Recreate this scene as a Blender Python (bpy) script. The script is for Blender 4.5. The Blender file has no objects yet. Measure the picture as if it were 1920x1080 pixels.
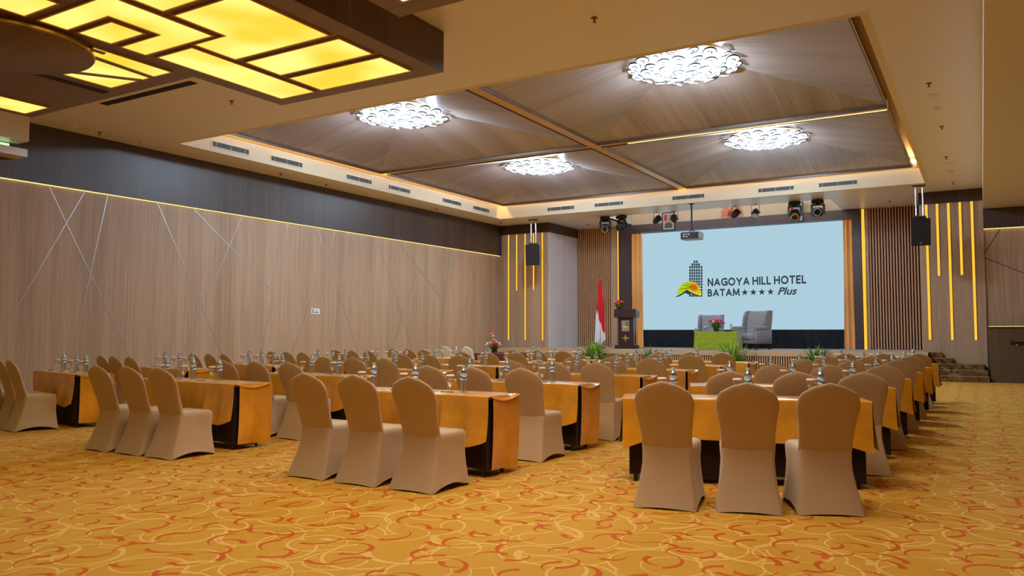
import bpy, math, random
from mathutils import Vector, Matrix

R = math.radians
SC = bpy.context.scene
COL = SC.collection
random.seed(7)

# ------------------------------------------------------------------ camera, world, exposure
FPX, YAW, PITCH, CAMZ = 1484.0, R(30.68), R(3.18), 1.32
cam_data = bpy.data.cameras.new('camera')
cam_data.sensor_width = 36.0
cam_data.lens = FPX * 36.0 / 1920.0
cam_data.clip_end = 200
cam = bpy.data.objects.new('camera', cam_data)
COL.objects.link(cam)
cam.location = (0, 0, CAMZ)
cam.rotation_euler = (R(90) + PITCH, 0, YAW)
SC.camera = cam

world = bpy.data.worlds.new('world')
SC.world = world
world.use_nodes = True
world.node_tree.nodes['Background'].inputs[0].default_value = (0.02, 0.016, 0.012, 1)
world.node_tree.nodes['Background'].inputs[1].default_value = 1.0

vs = SC.view_settings
vs.view_transform = 'Standard'
vs.look = 'None'
vs.gamma = 1.0
vs.use_curve_mapping = False
vs.exposure = 0.42
SC.cycles.use_denoising = True
SC.cycles.max_bounces = 8
SC.cycles.diffuse_bounces = 4
SC.cycles.transparent_max_bounces = 24
SC.cycles.sample_clamp_indirect = 6.0
SC.cycles.caustics_reflective = False
SC.cycles.caustics_refractive = False

# light levels of the lamps the room has
E_YELLOW = 1.0      # backlit yellow ceiling panels
E_WHITE = 4.6       # backlit pale ceiling panels over the right half
E_CHAND = 1.7       # chandelier glass as seen
CHAND_W = 66.0      # each of a chandelier's bulbs
E_SCREEN = 0.58     # video wall
E_COVE = 48.0        # cove LED strips
E_LINE = 1.2        # LED line on the panelled walls
E_STRIP = 0.95      # vertical LED slots


def ray(px, py):
    r = Vector((math.cos(YAW), math.sin(YAW), 0))
    f0 = Vector((-math.sin(YAW), math.cos(YAW), 0))
    up = Vector((0, 0, 1))
    fw = f0 * math.cos(PITCH) + up * math.sin(PITCH)
    u = up * math.cos(PITCH) - f0 * math.sin(PITCH)
    return fw + r * ((px - 960) / FPX) - u * ((py - 540) / FPX)


def on_y(px, py, Y):
    d = ray(px, py)
    return Vector((0, 0, CAMZ)) + d * (Y / d.y)


# ------------------------------------------------------------------ mesh helpers
class MB:
    def __init__(self):
        self.v, self.f, self.m = [], [], []

    def add(self, vs_, fs, mi=0):
        o = len(self.v)
        self.v += [tuple(p) for p in vs_]
        self.f += [tuple(i + o for i in f) for f in fs]
        self.m += [mi] * len(fs)
        return self

    def box(self, x0, x1, y0, y1, z0, z1, mi=0):
        return self.add([(x0, y0, z0), (x1, y0, z0), (x1, y1, z0), (x0, y1, z0), (x0, y0, z1), (x1, y0, z1), (x1, y1, z1), (x0, y1, z1)],
                        [(0, 3, 2, 1), (4, 5, 6, 7), (0, 1, 5, 4), (1, 2, 6, 5), (2, 3, 7, 6), (3, 0, 4, 7)], mi)

    def bbox(self, x0, x1, y0, y1, z0, z1, b, mi=0):
        """box with chamfered vertical and horizontal edges"""
        rings = []
        for z, i in ((z0, b), (z0 + b, 0), (z1 - b, 0), (z1, b)):
            a0, a1, c0, c1 = x0 + i, x1 - i, y0 + i, y1 - i
            k = b * 0.9
            rings.append([(a0 + k, c0, z), (a1 - k, c0, z), (a1, c0 + k, z), (a1, c1 - k, z), (a1 - k, c1, z), (a0 + k, c1, z), (a0, c1 - k, z), (a0, c0 + k, z)])
        return self.loft(rings, True, True, True, mi)

    def poly(self, pts, mi=0):
        return self.add(pts, [tuple(range(len(pts)))], mi)

    def prism(self, pts, off, mi=0):
        n = len(pts)
        o = Vector(off)
        vs_ = [Vector(p) for p in pts] + [Vector(p) + o for p in pts]
        fs = [tuple(range(n - 1, -1, -1)), tuple(range(n, 2 * n))]
        for i in range(n):
            j = (i + 1) % n
            fs.append((i, j, n + j, n + i))
        return self.add(vs_, fs, mi)

    def loft(self, rings, closed=True, cap0=False, cap1=False, mi=0):
        n = len(rings[0])
        vs_, fs = [], []
        for r in rings:
            vs_ += list(r)
        for a in range(len(rings) - 1):
            for i in range(n if closed else n - 1):
                j = (i + 1) % n
                fs.append((a * n + i, a * n + j, (a + 1) * n + j, (a + 1) * n + i))
        if cap0:
            fs.append(tuple(range(n - 1, -1, -1)))
        if cap1:
            k = (len(rings) - 1) * n
            fs.append(tuple(range(k, k + n)))
        return self.add(vs_, fs, mi)

    def lathe(self, prof, seg=16, c=(0, 0, 0), cap0=True, cap1=True, mi=0):
        rings = [[(c[0] + r * math.cos(2 * math.pi * i / seg), c[1] + r * math.sin(2 * math.pi * i / seg), c[2] + z) for i in range(seg)] for r, z in prof]
        return self.loft(rings, True, cap0, cap1, mi)

    def tube(self, path, rad, seg=8, caps=True, mi=0):
        path = [Vector(p) for p in path]
        rings = []
        for i, p in enumerate(path):
            t = (path[min(i + 1, len(path) - 1)] - path[max(i - 1, 0)])
            t.normalize()
            a = Vector((0, 0, 1)) if abs(t.z) < 0.9 else Vector((1, 0, 0))
            u = t.cross(a).normalized()
            w = t.cross(u)
            rr = rad[i] if isinstance(rad, (list, tuple)) else rad
            rings.append([p + (u * math.cos(2 * math.pi * k / seg) + w * math.sin(2 * math.pi * k / seg)) * rr for k in range(seg)])
        return self.loft(rings, True, caps, caps, mi)

    def blob(self, c, r, seg=8, rings=5, sq=(1, 1, 1), mi=0):
        prof = [(max(1e-4, math.sin(math.pi * k / rings)) * r, -math.cos(math.pi * k / rings) * r) for k in range(rings + 1)]
        rr = [[(c[0] + q * sq[0] * math.cos(2 * math.pi * i / seg), c[1] + q * sq[1] * math.sin(2 * math.pi * i / seg), c[2] + z * sq[2]) for i in range(seg)] for q, z in prof]
        return self.loft(rr, True, True, True, mi)

    def mesh(self, name, mats, smooth=None):
        me = bpy.data.meshes.new(name)
        me.from_pydata([tuple(p) for p in self.v], [], self.f)
        for m in (mats if isinstance(mats, (list, tuple)) else [mats]):
            me.materials.append(m)
        if any(self.m):
            me.polygons.foreach_set('material_index', self.m)
        if smooth:
            me.polygons.foreach_set('use_smooth', [True] * len(me.polygons))
            me.set_sharp_from_angle(angle=R(smooth))
        me.update()
        return me

    def build(self, name, mats, parent=None, smooth=None):
        return ob(name, self.mesh(name, mats, smooth), parent)


def ob(name, data, parent=None, loc=None, rotz=None):
    o = bpy.data.objects.new(name, data)
    COL.objects.link(o)
    if parent:
        o.parent = parent
    if loc is not None:
        o.location = loc
    if rotz is not None:
        o.rotation_euler = (0, 0, rotz)
    return o


def tag(o, label, cat, group=None):
    o['label'] = label
    o['category'] = cat
    if group:
        o['group'] = group
    return o


def struct(o, label=None):
    o['kind'] = 'structure'
    if label:
        o['label'] = label
    return o


def thing(name, label, cat, loc=(0, 0, 0), rotz=0, group=None):
    o = ob(name, None, None, loc, rotz)
    o.empty_display_size = 0.1
    return tag(o, label, cat, group)


def dup(root, loc, rotz, label, group=None):
    r = root.copy()
    COL.objects.link(r)
    r.location = loc
    r.rotation_euler = (0, 0, rotz)
    r['label'] = label
    if group:
        r['group'] = group
    for ch in list(root.children):
        c = ch.copy()
        COL.objects.link(c)
        c.parent = r
        for g in ch.children:
            d = g.copy()
            COL.objects.link(d)
            d.parent = c
    return r


# ------------------------------------------------------------------ materials
def principled(name, col, rough=0.5, metal=0.0, spec=0.5, sheen=0.0, emis=None, es=0.0):
    m = bpy.data.materials.new(name)
    m.use_nodes = True
    b = m.node_tree.nodes['Principled BSDF']
    b.inputs['Base Color'].default_value = (*col, 1)
    b.inputs['Roughness'].default_value = rough
    b.inputs['Metallic'].default_value = metal
    b.inputs['Specular IOR Level'].default_value = spec
    b.inputs['Sheen Weight'].default_value = sheen
    if emis:
        b.inputs['Emission Color'].default_value = (*emis, 1)
        b.inputs['Emission Strength'].default_value = es
    return m


def emission(name, col, s):
    m = bpy.data.materials.new(name)
    m.use_nodes = True
    nt = m.node_tree
    nt.nodes.clear()
    e = nt.nodes.new('ShaderNodeEmission')
    o = nt.nodes.new('ShaderNodeOutputMaterial')
    e.inputs[0].default_value = (*col, 1)
    e.inputs[1].default_value = s
    nt.links.new(e.outputs[0], o.inputs[0])
    return m


class NT:
    """small helper to write node maths"""
    def __init__(self, m):
        self.m = m
        self.t = m.node_tree
        self.bsdf = self.t.nodes['Principled BSDF']

    def new(self, k):
        return self.t.nodes.new(k)

    def put(self, sock, v):
        if isinstance(v, (int, float, tuple)):
            sock.default_value = v
        else:
            self.t.links.new(v, sock)

    def math(self, op, a, b=None, c=None, clamp=False):
        n = self.new('ShaderNodeMath')
        n.operation = op
        n.use_clamp = clamp
        for i, v in enumerate((a, b, c)):
            if v is not None:
                self.put(n.inputs[i], v)
        return n.outputs[0]

    def vmath(self, op, a, b=None):
        n = self.new('ShaderNodeVectorMath')
        n.operation = op
        self.put(n.inputs[0], a)
        if b is not None:
            self.put(n.inputs[1], b)
        return n.outputs['Value'] if op in ('LENGTH', 'DOT_PRODUCT') else n.outputs[0]

    def coord(self, scale=(1, 1, 1), loc=(0, 0, 0), rot=(0, 0, 0)):
        c = self.new('ShaderNodeTexCoord')
        mp = self.new('ShaderNodeMapping')
        mp.inputs['Scale'].default_value = scale
        mp.inputs['Location'].default_value = loc
        mp.inputs['Rotation'].default_value = rot
        self.t.links.new(c.outputs['Object'], mp.inputs[0])
        return mp.outputs[0]

    def noise(self, vec, scale=1.0, detail=3.0, rough=0.55):
        n = self.new('ShaderNodeTexNoise')
        self.put(n.inputs['Vector'], vec)
        n.inputs['Scale'].default_value = scale
        n.inputs['Detail'].default_value = detail
        n.inputs['Roughness'].default_value = rough
        return n.outputs['Fac']

    def ramp(self, fac, stops):
        n = self.new('ShaderNodeValToRGB')
        e = n.color_ramp.elements
        while len(e) < len(stops):
            e.new(0.5)
        for i, (p, c) in enumerate(stops):
            e[i].position = p
            e[i].color = (*c, 1)
        self.put(n.inputs[0], fac)
        return n.outputs[0]

    def mix(self, fac, a, b):
        n = self.new('ShaderNodeMix')
        n.data_type = 'RGBA'
        self.put(n.inputs[0], fac)
        for s, v in ((n.inputs[6], a), (n.inputs[7], b)):
            if isinstance(v, tuple) and len(v) == 3:
                v = (*v, 1)
            self.put(s, v)
        return n.outputs[2]

    def bump(self, h, strength=0.2, dist=0.01):
        n = self.new('ShaderNodeBump')
        n.inputs['Strength'].default_value = strength
        n.inputs['Distance'].default_value = dist
        self.put(n.inputs['Height'], h)
        self.t.links.new(n.outputs[0], self.bsdf.inputs['Normal'])

    def base(self, c):
        self.put(self.bsdf.inputs['Base Color'], c)


def wood(name, c1, c2, grain='z', fine=55.0, rough=0.45, spec=0.5, contrast=0.35, coarse=3.0):
    """straight-grained veneer, grain running along one axis"""
    m = principled(name, c1, rough, spec=spec)
    n = NT(m)
    k = {'z': (1, 1, 0.012), 'x': (0.012, 1, 1), 'y': (1, 0.012, 1)}[grain]
    a = n.noise(n.coord(tuple(fine * q for q in k)), 1, 3)
    b = n.noise(n.coord(tuple(coarse * q for q in k), (3.1, 1.7, 0.4)), 1, 2)
    f = n.math('ADD', n.math('MULTIPLY', a, 0.6), n.math('MULTIPLY', b, 0.4))
    n.base(n.ramp(f, [(0.5 - contrast / 2, c1), (0.5 + contrast / 2, c2)]))
    return m


def fabric(name, col, rough=0.75, sheen=0.25, var=0.12, scale=3.0, bump=0.15, bscale=9.0):
    m = principled(name, col, rough, sheen=sheen, spec=0.25)
    n = NT(m)
    a = n.noise(n.coord(), scale, 3)
    lo = tuple(c * (1 - var) for c in col)
    hi = tuple(min(1, c * (1 + var)) for c in col)
    n.base(n.ramp(a, [(0.3, lo), (0.7, hi)]))
    if bump:
        n.bump(n.noise(n.coord(), bscale, 4, 0.6), bump, 0.02)
    return m


def ring_layer(n, vec, scale, seed, rad, width):
    """arcs of equal circles round jittered points, meeting like fish scales -> mask"""
    vo = n.new('ShaderNodeTexVoronoi')
    vo.voronoi_dimensions = '2D'
    vo.inputs['Scale'].default_value = scale
    vo.inputs['Randomness'].default_value = 0.85
    n.put(vo.inputs['Vector'], n.vmath('ADD', vec, (seed * 2.3, seed * 4.1, 0.0)))
    w = n.math('MULTIPLY', n.noise(vec, 2.2, 1), width * 2.2)
    d = n.math('ABSOLUTE', n.math('SUBTRACT', vo.outputs['Distance'], rad))
    return n.math('DIVIDE', n.math('SUBTRACT', w, d), width * 0.3, clamp=True)


def arc_layer(n, vec, scale, seed, rad, width, span, jitter=0.75):
    """one curved, tapering stroke in every cell of a jittered grid -> mask"""
    v = n.vmath('ADD', vec, (seed * 3.7, seed * 1.9, 0.0))
    vo = n.new('ShaderNodeTexVoronoi')
    vo.voronoi_dimensions = '2D'
    vo.feature = 'F1'
    vo.inputs['Scale'].default_value = scale
    vo.inputs['Randomness'].default_value = jitter
    n.put(vo.inputs['Vector'], v)
    d = n.vmath('SUBTRACT', v, vo.outputs['Position'])
    sp = n.new('ShaderNodeSeparateColor')
    n.put(sp.inputs[0], vo.outputs['Color'])
    rot = n.new('ShaderNodeVectorRotate')
    rot.rotation_type = 'Z_AXIS'
    n.put(rot.inputs['Vector'], d)
    n.put(rot.inputs['Angle'], n.math('MULTIPLY', sp.outputs[0], 2 * math.pi))
    s = n.new('ShaderNodeSeparateXYZ')
    n.put(s.inputs[0], rot.outputs[0])
    rr = n.math('MULTIPLY_ADD', sp.outputs[1], rad * 0.7, rad * 0.65)
    y = n.math('ADD', s.outputs[1], n.math('MULTIPLY', rr, 0.75))
    x = s.outputs[0]
    ln = n.math('SQRT', n.math('ADD', n.math('MULTIPLY', x, x), n.math('MULTIPLY', y, y)))
    dist = n.math('ABSOLUTE', n.math('SUBTRACT', ln, rr))
    ang = n.math('DIVIDE', n.math('ARCTAN2', x, y), span)
    w = n.math('MULTIPLY', n.math('MULTIPLY_ADD', ang, 0.5, 0.5), width)
    w = n.math('ADD', w, width * 0.12)
    inside = n.math('LESS_THAN', n.math('ABSOLUTE', ang), 1.0)
    soft = n.math('DIVIDE', n.math('SUBTRACT', w, dist), width * 0.2, clamp=True)
    return n.math('MULTIPLY', inside, soft)


def carpet(name, base_lo, base_hi, cream, red, z_plane=True):
    m = principled(name, base_lo, 0.95, spec=0.1, sheen=0.10)
    m.node_tree.nodes['Principled BSDF'].inputs['Sheen Roughness'].default_value = 0.35
    n = NT(m)
    rot = (0, 0, 0) if z_plane else (R(90), 0, 0)
    vec = n.coord(rot=rot)
    warp = n.noise(vec, 1.3, 2)
    fib = n.noise(vec, 160, 2)
    c = n.mix(fib, base_lo, base_hi)
    fade = n.math('MULTIPLY', warp, 1.0)
    cr = ring_layer(n, vec, 1.9, 1.0, 0.50, 0.018)
    cr = n.math('MAXIMUM', cr, ring_layer(n, vec, 2.5, 5.3, 0.46, 0.020))
    cr = n.math('MAXIMUM', cr, arc_layer(n, vec, 1.7, 9.1, 0.22, 0.024, 1.4))
    c = n.mix(n.math('MULTIPLY', cr, 0.60), c, cream)
    rd = arc_layer(n, vec, 3.2, 2.0, 0.105, 0.023, 1.3, 0.5)
    rd = n.math('MAXIMUM', rd, arc_layer(n, vec, 2.9, 7.7, 0.13, 0.022, 1.2, 0.5))
    c = n.mix(n.math('MULTIPLY', rd, 0.9), c, red)
    n.base(c)
    n.bump(n.noise(vec, 300, 2), 0.35, 0.004)
    return m


def clear(name, tint, gloss=0.12, rough=0.03):
    """thin clear glass or plastic: mostly see-through, glossy at the rims"""
    m = bpy.data.materials.new(name)
    m.use_nodes = True
    nt = m.node_tree
    nt.nodes.clear()
    t = nt.nodes.new('ShaderNodeBsdfTransparent')
    t.inputs[0].default_value = (*tint, 1)
    g = nt.nodes.new('ShaderNodeBsdfGlossy')
    g.inputs['Roughness'].default_value = rough
    g.inputs['Color'].default_value = (0.95, 0.97, 1, 1)
    lw = nt.nodes.new('ShaderNodeLayerWeight')
    lw.inputs['Blend'].default_value = 0.45
    ma = nt.nodes.new('ShaderNodeMath')
    ma.operation = 'MULTIPLY_ADD'
    ma.inputs[1].default_value = 0.75
    ma.inputs[2].default_value = gloss
    nt.links.new(lw.outputs['Facing'], ma.inputs[0])
    mx = nt.nodes.new('ShaderNodeMixShader')
    nt.links.new(ma.outputs[0], mx.inputs[0])
    nt.links.new(t.outputs[0], mx.inputs[1])
    nt.links.new(g.outputs[0], mx.inputs[2])
    o = nt.nodes.new('ShaderNodeOutputMaterial')
    nt.links.new(mx.outputs[0], o.inputs[0])
    return m


M = {}
M['carpet'] = carpet('gold_carpet', (0.48, 0.245, 0.022), (0.72, 0.40, 0.055), (0.84, 0.56, 0.18), (0.56, 0.095, 0.012))
M['stair'] = carpet('brown_stair_carpet', (0.13, 0.06, 0.02), (0.20, 0.10, 0.035), (0.45, 0.30, 0.10), (0.06, 0.018, 0.01), False)
M['wall_wood'] = wood('pale_wall_veneer', (0.335, 0.205, 0.12), (0.575, 0.385, 0.255), 'z', 60, 0.5, 0.35)
M['dark_wood'] = wood('dark_wall_veneer', (0.034, 0.017, 0.012), (0.095, 0.052, 0.036), 'z', 45, 0.42, 0.5)
M['frame_wood'] = wood('plum_frame_veneer', (0.05, 0.027, 0.03), (0.09, 0.05, 0.052), 'z', 40, 0.4)
M['pale_panel'] = wood('grey_side_veneer', (0.60, 0.55, 0.56), (0.76, 0.71, 0.72), 'z', 50, 0.5)
M['slat_wood'] = wood('slat_veneer', (0.55, 0.28, 0.14), (0.68, 0.38, 0.20), 'z', 60, 0.45)
M['slat_back'] = principled('slat_backing', (0.018, 0.007, 0.005), 0.7)
def facet_wood(name, grain):
    """lacquered veneer whose sheen spreads across the grain"""
    m = wood(name, (0.165, 0.110, 0.088), (0.36, 0.272, 0.245), grain, 38, 0.40, 1.0, 0.3)
    m.node_tree.nodes['Principled BSDF'].inputs['IOR'].default_value = 1.75
    for k in m.node_tree.nodes:
        if k.type == 'MAPPING':
            s_ = k.inputs['Scale'].default_value
            k.inputs['Scale'].default_value = (s_[0], s_[1], 0)
    b = m.node_tree.nodes['Principled BSDF']
    b.inputs['Anisotropic'].default_value = 0.9
    v = m.node_tree.nodes.new('ShaderNodeCombineXYZ')
    for k, q in enumerate((0, 1, 0) if grain == 'x' else (1, 0, 0)):
        v.inputs[k].default_value = q
    m.node_tree.links.new(v.outputs[0], b.inputs['Tangent'])
    return m


M['facet_x'] = facet_wood('ceiling_veneer_x', 'x')
M['facet_y'] = facet_wood('ceiling_veneer_y', 'y')
M['coffer_wood'] = wood('coffer_veneer', (0.125, 0.070, 0.034), (0.23, 0.14, 0.075), 'x', 40, 0.38)
M['coffer_side'] = wood('coffer_side_veneer', (0.075, 0.038, 0.022), (0.16, 0.088, 0.052), 'z', 40, 0.38)
M['ceiling'] = principled('ceiling_paint', (0.86, 0.80, 0.77), 0.36, spec=0.7)
M['cove_paint'] = principled('cove_paint', (0.80, 0.66, 0.46), 0.7)
M['beam'] = principled('gold_beam', (0.66, 0.43, 0.20), 0.34, 0.35)
M['gold_trim'] = principled('brushed_gold', (0.72, 0.40, 0.12), 0.32, 0.85)
M['inlay'] = principled('inlay_metal', (0.48, 0.46, 0.44), 0.40, 0.9)
M['silver'] = principled('brushed_steel', (0.62, 0.62, 0.64), 0.3, 0.95)
M['chrome'] = principled('chrome', (0.85, 0.86, 0.88), 0.12, 1.0)
M['black'] = principled('black_plastic', (0.008, 0.008, 0.010), 0.42)
M['matt_black'] = principled('matt_black', (0.012, 0.012, 0.014), 0.75)
M['grille'] = principled('speaker_grille', (0.006, 0.006, 0.007), 0.6)
M['dark_metal'] = principled('dark_metal', (0.03, 0.03, 0.035), 0.4, 0.6)
M['brass'] = principled('sprinkler_brass', (0.28, 0.12, 0.05), 0.35, 0.8)
M['white'] = principled('white_plastic', (0.8, 0.78, 0.74), 0.5)
M['vent_white'] = principled('vent_frame_paint', (0.78, 0.72, 0.62), 0.5)
M['vent_dark'] = principled('vent_duct', (0.03, 0.024, 0.02), 0.8)
M['vent_blade'] = principled('vent_blade', (0.22, 0.19, 0.16), 0.5)
M['cover'] = fabric('beige_chair_cover', (0.52, 0.375, 0.235), 0.6, 0.35, 0.05, 2.0, 0.10, 5.0)
M['white_cover'] = fabric('white_chair_cover', (0.72, 0.76, 0.80), 0.6, 0.3, 0.04, 2.0, 0.1, 5.0)
M['satin'] = fabric('gold_satin', (0.74, 0.325, 0.012), 0.26, 0.2, 0.18, 2.6, 0.5, 5.5)
M['satin'].node_tree.nodes['Principled BSDF'].inputs['Specular IOR Level'].default_value = 0.6
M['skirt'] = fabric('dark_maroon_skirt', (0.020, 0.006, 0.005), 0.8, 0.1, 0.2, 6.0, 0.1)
M['table_board'] = wood('table_board', (0.20, 0.11, 0.06), (0.28, 0.16, 0.09), 'x', 30, 0.5)
M['lid'] = principled('cream_glass_lid', (0.90, 0.70, 0.46), 0.55)
M['glass'] = clear('clear_glass', (0.90, 0.92, 0.93), 0.24)
M['bottle'] = clear('clear_bottle_plastic', (0.84, 0.90, 0.95), 0.24, 0.08)
M['water'] = clear('water', (0.93, 0.96, 0.98), 0.05, 0.02)
M['cap'] = principled('pale_blue_cap', (0.45, 0.70, 0.90), 0.4)
M['paper'] = principled('white_paper', (0.82, 0.80, 0.80), 0.6)
M['yellow_panel'] = emission('yellow_light_panel', (1.0, 0.62, 0.07), E_YELLOW)
_nt = M['yellow_panel'].node_tree          # the backlight is a little uneven
_tc, _no, _rp = (_nt.nodes.new(k) for k in ('ShaderNodeTexCoord', 'ShaderNodeTexNoise', 'ShaderNodeValToRGB'))
_no.inputs['Scale'].default_value = 1.1
_no.inputs['Detail'].default_value = 1.0
_rp.color_ramp.elements[0].position, _rp.color_ramp.elements[0].color = 0.36, (0.86, 0.55, 0.045, 1)
_rp.color_ramp.elements[1].position, _rp.color_ramp.elements[1].color = 0.66, (1.05, 0.80, 0.20, 1)
_nt.links.new(_tc.outputs['Object'], _no.inputs['Vector'])
_nt.links.new(_no.outputs['Fac'], _rp.inputs[0])
_nt.links.new(_rp.outputs[0], _nt.nodes['Emission'].inputs[0])
M['white_panel'] = emission('pale_light_panel', (1.0, 0.84, 0.66), E_WHITE)
M['chand_light'] = emission('chandelier_lamp', (0.82, 0.91, 1.0), E_CHAND)
M['petal'] = emission('chandelier_petal', (0.88, 0.94, 1.0), E_CHAND * 0.8)
M['cove_led'] = emission('cove_led', (1.0, 0.66, 0.24), E_COVE)
M['line_led'] = emission('line_led', (1.0, 0.72, 0.25), E_LINE)
M['strip_led'] = emission('strip_led', (1.0, 0.49, 0.04), E_STRIP)
M['gap_led_and_glint'] = emission('gap_led_and_glint', (1.0, 0.66, 0.24), E_COVE * 0.05)
M['recess_fill_glow'] = emission('recess_fill_glow', (0.92, 0.95, 1.0), 26.0)
M['green_led'] = emission('green_led', (0.55, 0.95, 0.40), 1.0)
M['screen'] = emission('video_wall', (0.545, 0.80, 0.94), E_SCREEN)
M['ink'] = emission('screen_ink', (0.040, 0.065, 0.080), E_SCREEN)
M['ink_red'] = emission('screen_red', (1.0, 0.10, 0.02), E_SCREEN * 1.1)
M['ink_green'] = emission('screen_green', (0.55, 0.80, 0.02), E_SCREEN)
M['ink_yellow'] = emission('screen_yellow', (0.98, 0.86, 0.02), E_SCREEN)
M['ink_ray'] = emission('screen_rays', (0.32, 0.10, 0.01), E_SCREEN)
M['curtain'] = fabric('gold_curtain', (0.85, 0.42, 0.12), 0.42, 0.6, 0.02, 1.0, 0)
M['black_cloth'] = fabric('black_stage_cloth', (0.010, 0.014, 0.020), 0.85, 0.1, 0.3, 1.5, 0.1, 3)
M['stage_top'] = fabric('stage_carpet', (0.46, 0.36, 0.30), 0.95, 0.0, 0.06, 20, 0.0)
M['stage_fascia'] = wood('stage_fascia_veneer', (0.46, 0.31, 0.17), (0.56, 0.39, 0.23), 'x', 30, 0.5)
M['mahogany'] = wood('mahogany', (0.030, 0.008, 0.012), (0.055, 0.016, 0.020), 'z', 30, 0.35)
M['maroon'] = fabric('maroon_cloth', (0.13, 0.012, 0.02), 0.7, 0.2, 0.1, 4, 0.1)
M['green_cloth'] = fabric('lime_green_cloth', (0.27, 0.33, 0.012), 0.6, 0.3, 0.2, 9, 0.35, 14)
M['armchair'] = fabric('grey_upholstery', (0.26, 0.25, 0.26), 0.8, 0.3, 0.08, 6, 0.08)
M['leaf'] = principled('leaf_green', (0.07, 0.22, 0.02), 0.5)
M['leaf2'] = principled('leaf_silver_green', (0.25, 0.33, 0.25), 0.5)
M['leaf3'] = principled('leaf_lime', (0.22, 0.42, 0.03), 0.5)
M['pink'] = principled('pink_petals', (0.62, 0.13, 0.25), 0.6)
M['coral'] = principled('coral_petals', (0.75, 0.22, 0.13), 0.6)
M['red'] = principled('red_petals', (0.65, 0.02, 0.03), 0.6)
M['orange'] = principled('orange_petals', (0.85, 0.36, 0.03), 0.6)
M['cream_petal'] = principled('cream_petals', (0.80, 0.62, 0.45), 0.6)
M['violet'] = principled('violet_petals', (0.42, 0.30, 0.62), 0.6)
M['flag_red'] = fabric('flag_red', (0.62, 0.004, 0.012), 0.6, 0.2, 0.05, 3, 0)
M['flag_white'] = fabric('flag_white', (0.74, 0.74, 0.75), 0.6, 0.2, 0.03, 3, 0)
M['pot'] = principled('dark_planter', (0.05, 0.02, 0.012), 0.6)
M['projector'] = principled('projector_shell', (0.40, 0.46, 0.52), 0.4)
M['lens'] = principled('lens_glass', (0.01, 0.012, 0.016), 0.08, 0.2)
M['frame_inner'] = principled('portrait_mount', (0.62, 0.62, 0.60), 0.5)
M['suit'] = principled('portrait_suit', (0.06, 0.06, 0.07), 0.6)
M['skin_tone'] = principled('portrait_face', (0.42, 0.24, 0.16), 0.6)
M['portrait_back'] = principled('portrait_background', (0.30, 0.30, 0.32), 0.6)
M['emblem_gold'] = principled('emblem_gold', (0.62, 0.36, 0.10), 0.35, 0.6)
M['emblem_copper'] = principled('emblem_copper', (0.42, 0.15, 0.07), 0.4, 0.5)
M['dark_brown'] = wood('booth_veneer', (0.075, 0.043, 0.022), (0.14, 0.085, 0.045), 'z', 30, 0.45)


def label_material():
    """printed bottle wrap: white band, dark blue swoosh, pale blue band"""
    m = principled('bottle_label', (0.5, 0.6, 0.8), 0.4)
    n = NT(m)
    c = n.new('ShaderNodeTexCoord')
    s = n.new('ShaderNodeSeparateXYZ')
    n.t.links.new(c.outputs['Object'], s.inputs[0])
    wob = n.math('MULTIPLY', n.math('SINE', n.math('MULTIPLY', n.math('ARCTAN2', s.outputs[1], s.outputs[0]), 2.0)), 0.008)
    z = n.math('SUBTRACT', n.math('ADD', s.outputs[2], wob), 0.118)
    n.base(n.ramp(n.math('DIVIDE', z, 0.065), [(0.0, (0.85, 0.90, 0.96)), (0.20, (0.85, 0.90, 0.96)), (0.27, (0.04, 0.08, 0.40)), (0.46, (0.04, 0.08, 0.40)), (0.55, (0.88, 0.92, 0.97)), (0.95, (0.35, 0.62, 0.88))]))
    return m


M['label'] = label_material()

# ------------------------------------------------------------------ the room
XL, ZC, XR, YB = -15.4, 5.28, 6.6, -6.0
CX0, CX1, CY0, CY1 = -14.43, -1.2, 10.58, 23.53          # opening of the ceiling cove
ZLED = 4.14
SZ, SY = 0.75, 24.2                                      # stage height, stage front

struct(MB().box(-15.7, XR + .2, YB - .2, 28.6, -0.1, 0.0).build('floor', M['carpet']), 'gold patterned carpet with red and cream curls')

c = MB()
for x0, x1, y0, y1 in ((-15.7, .11, YB, CY0), (-15.7, CX0, CY0, CY1), (CX1, .11, CY0, CY1), (-15.7, .11, CY1, 25.0), (-15.7, -11.2, 25.0, 28.6), (-3.8, .11, 25.0, 28.6)):
    c.box(x0, x1, y0, y1, ZC, ZC + .06)
ceiling = struct(c.build('ceiling', M['ceiling']), 'beige painted ceiling around a raised veneered cove')

# cove upstand, its gold lid and LED strips
ZT = 5.98
for nm, b in (('cove_face', (CX0 - .1, CX0 + .005, CY0 - .1, CY1 + .1)), ('cove_face', (CX1 - .005, CX1 + .1, CY0 - .1, CY1 + .1)), ('cove_face', (CX0 + .005, CX1 - .005, CY1 - .005, CY1 + .1)), ('cove_face', (CX0 + .005, CX1 - .005, CY0 - .1, CY0 + .005))):
    MB().box(*b, ZC - .002, ZT).build(nm, M['cove_paint'], ceiling)
lid = MB()
for b in ((CX0, CX0 + .9, CY0, CY1), (CX1 - .9, CX1, CY0, CY1), (CX0 + .9, CX1 - .9, CY0, CY0 + .9), (CX0 + .9, CX1 - .9, CY1 - .9, CY1), (-8.1, -7.5, CY0, CY1), (CX0 + .9, CX1 - .9, 16.7, 17.3)):
    lid.box(*b, ZT, ZT + .05)
lid.build('cove_lid', M['gold_trim'], ceiling)
for b in ((CX0 + .008, CX0 + .034, CY0 + .2, CY1 - .2, 5.87, 5.90), (CX0 + .2, CX1 - .2, CY1 - .034, CY1 - .008, 5.87, 5.90), ):
    MB().box(*b).build('cove_light', M['cove_led'], ceiling)
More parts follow.
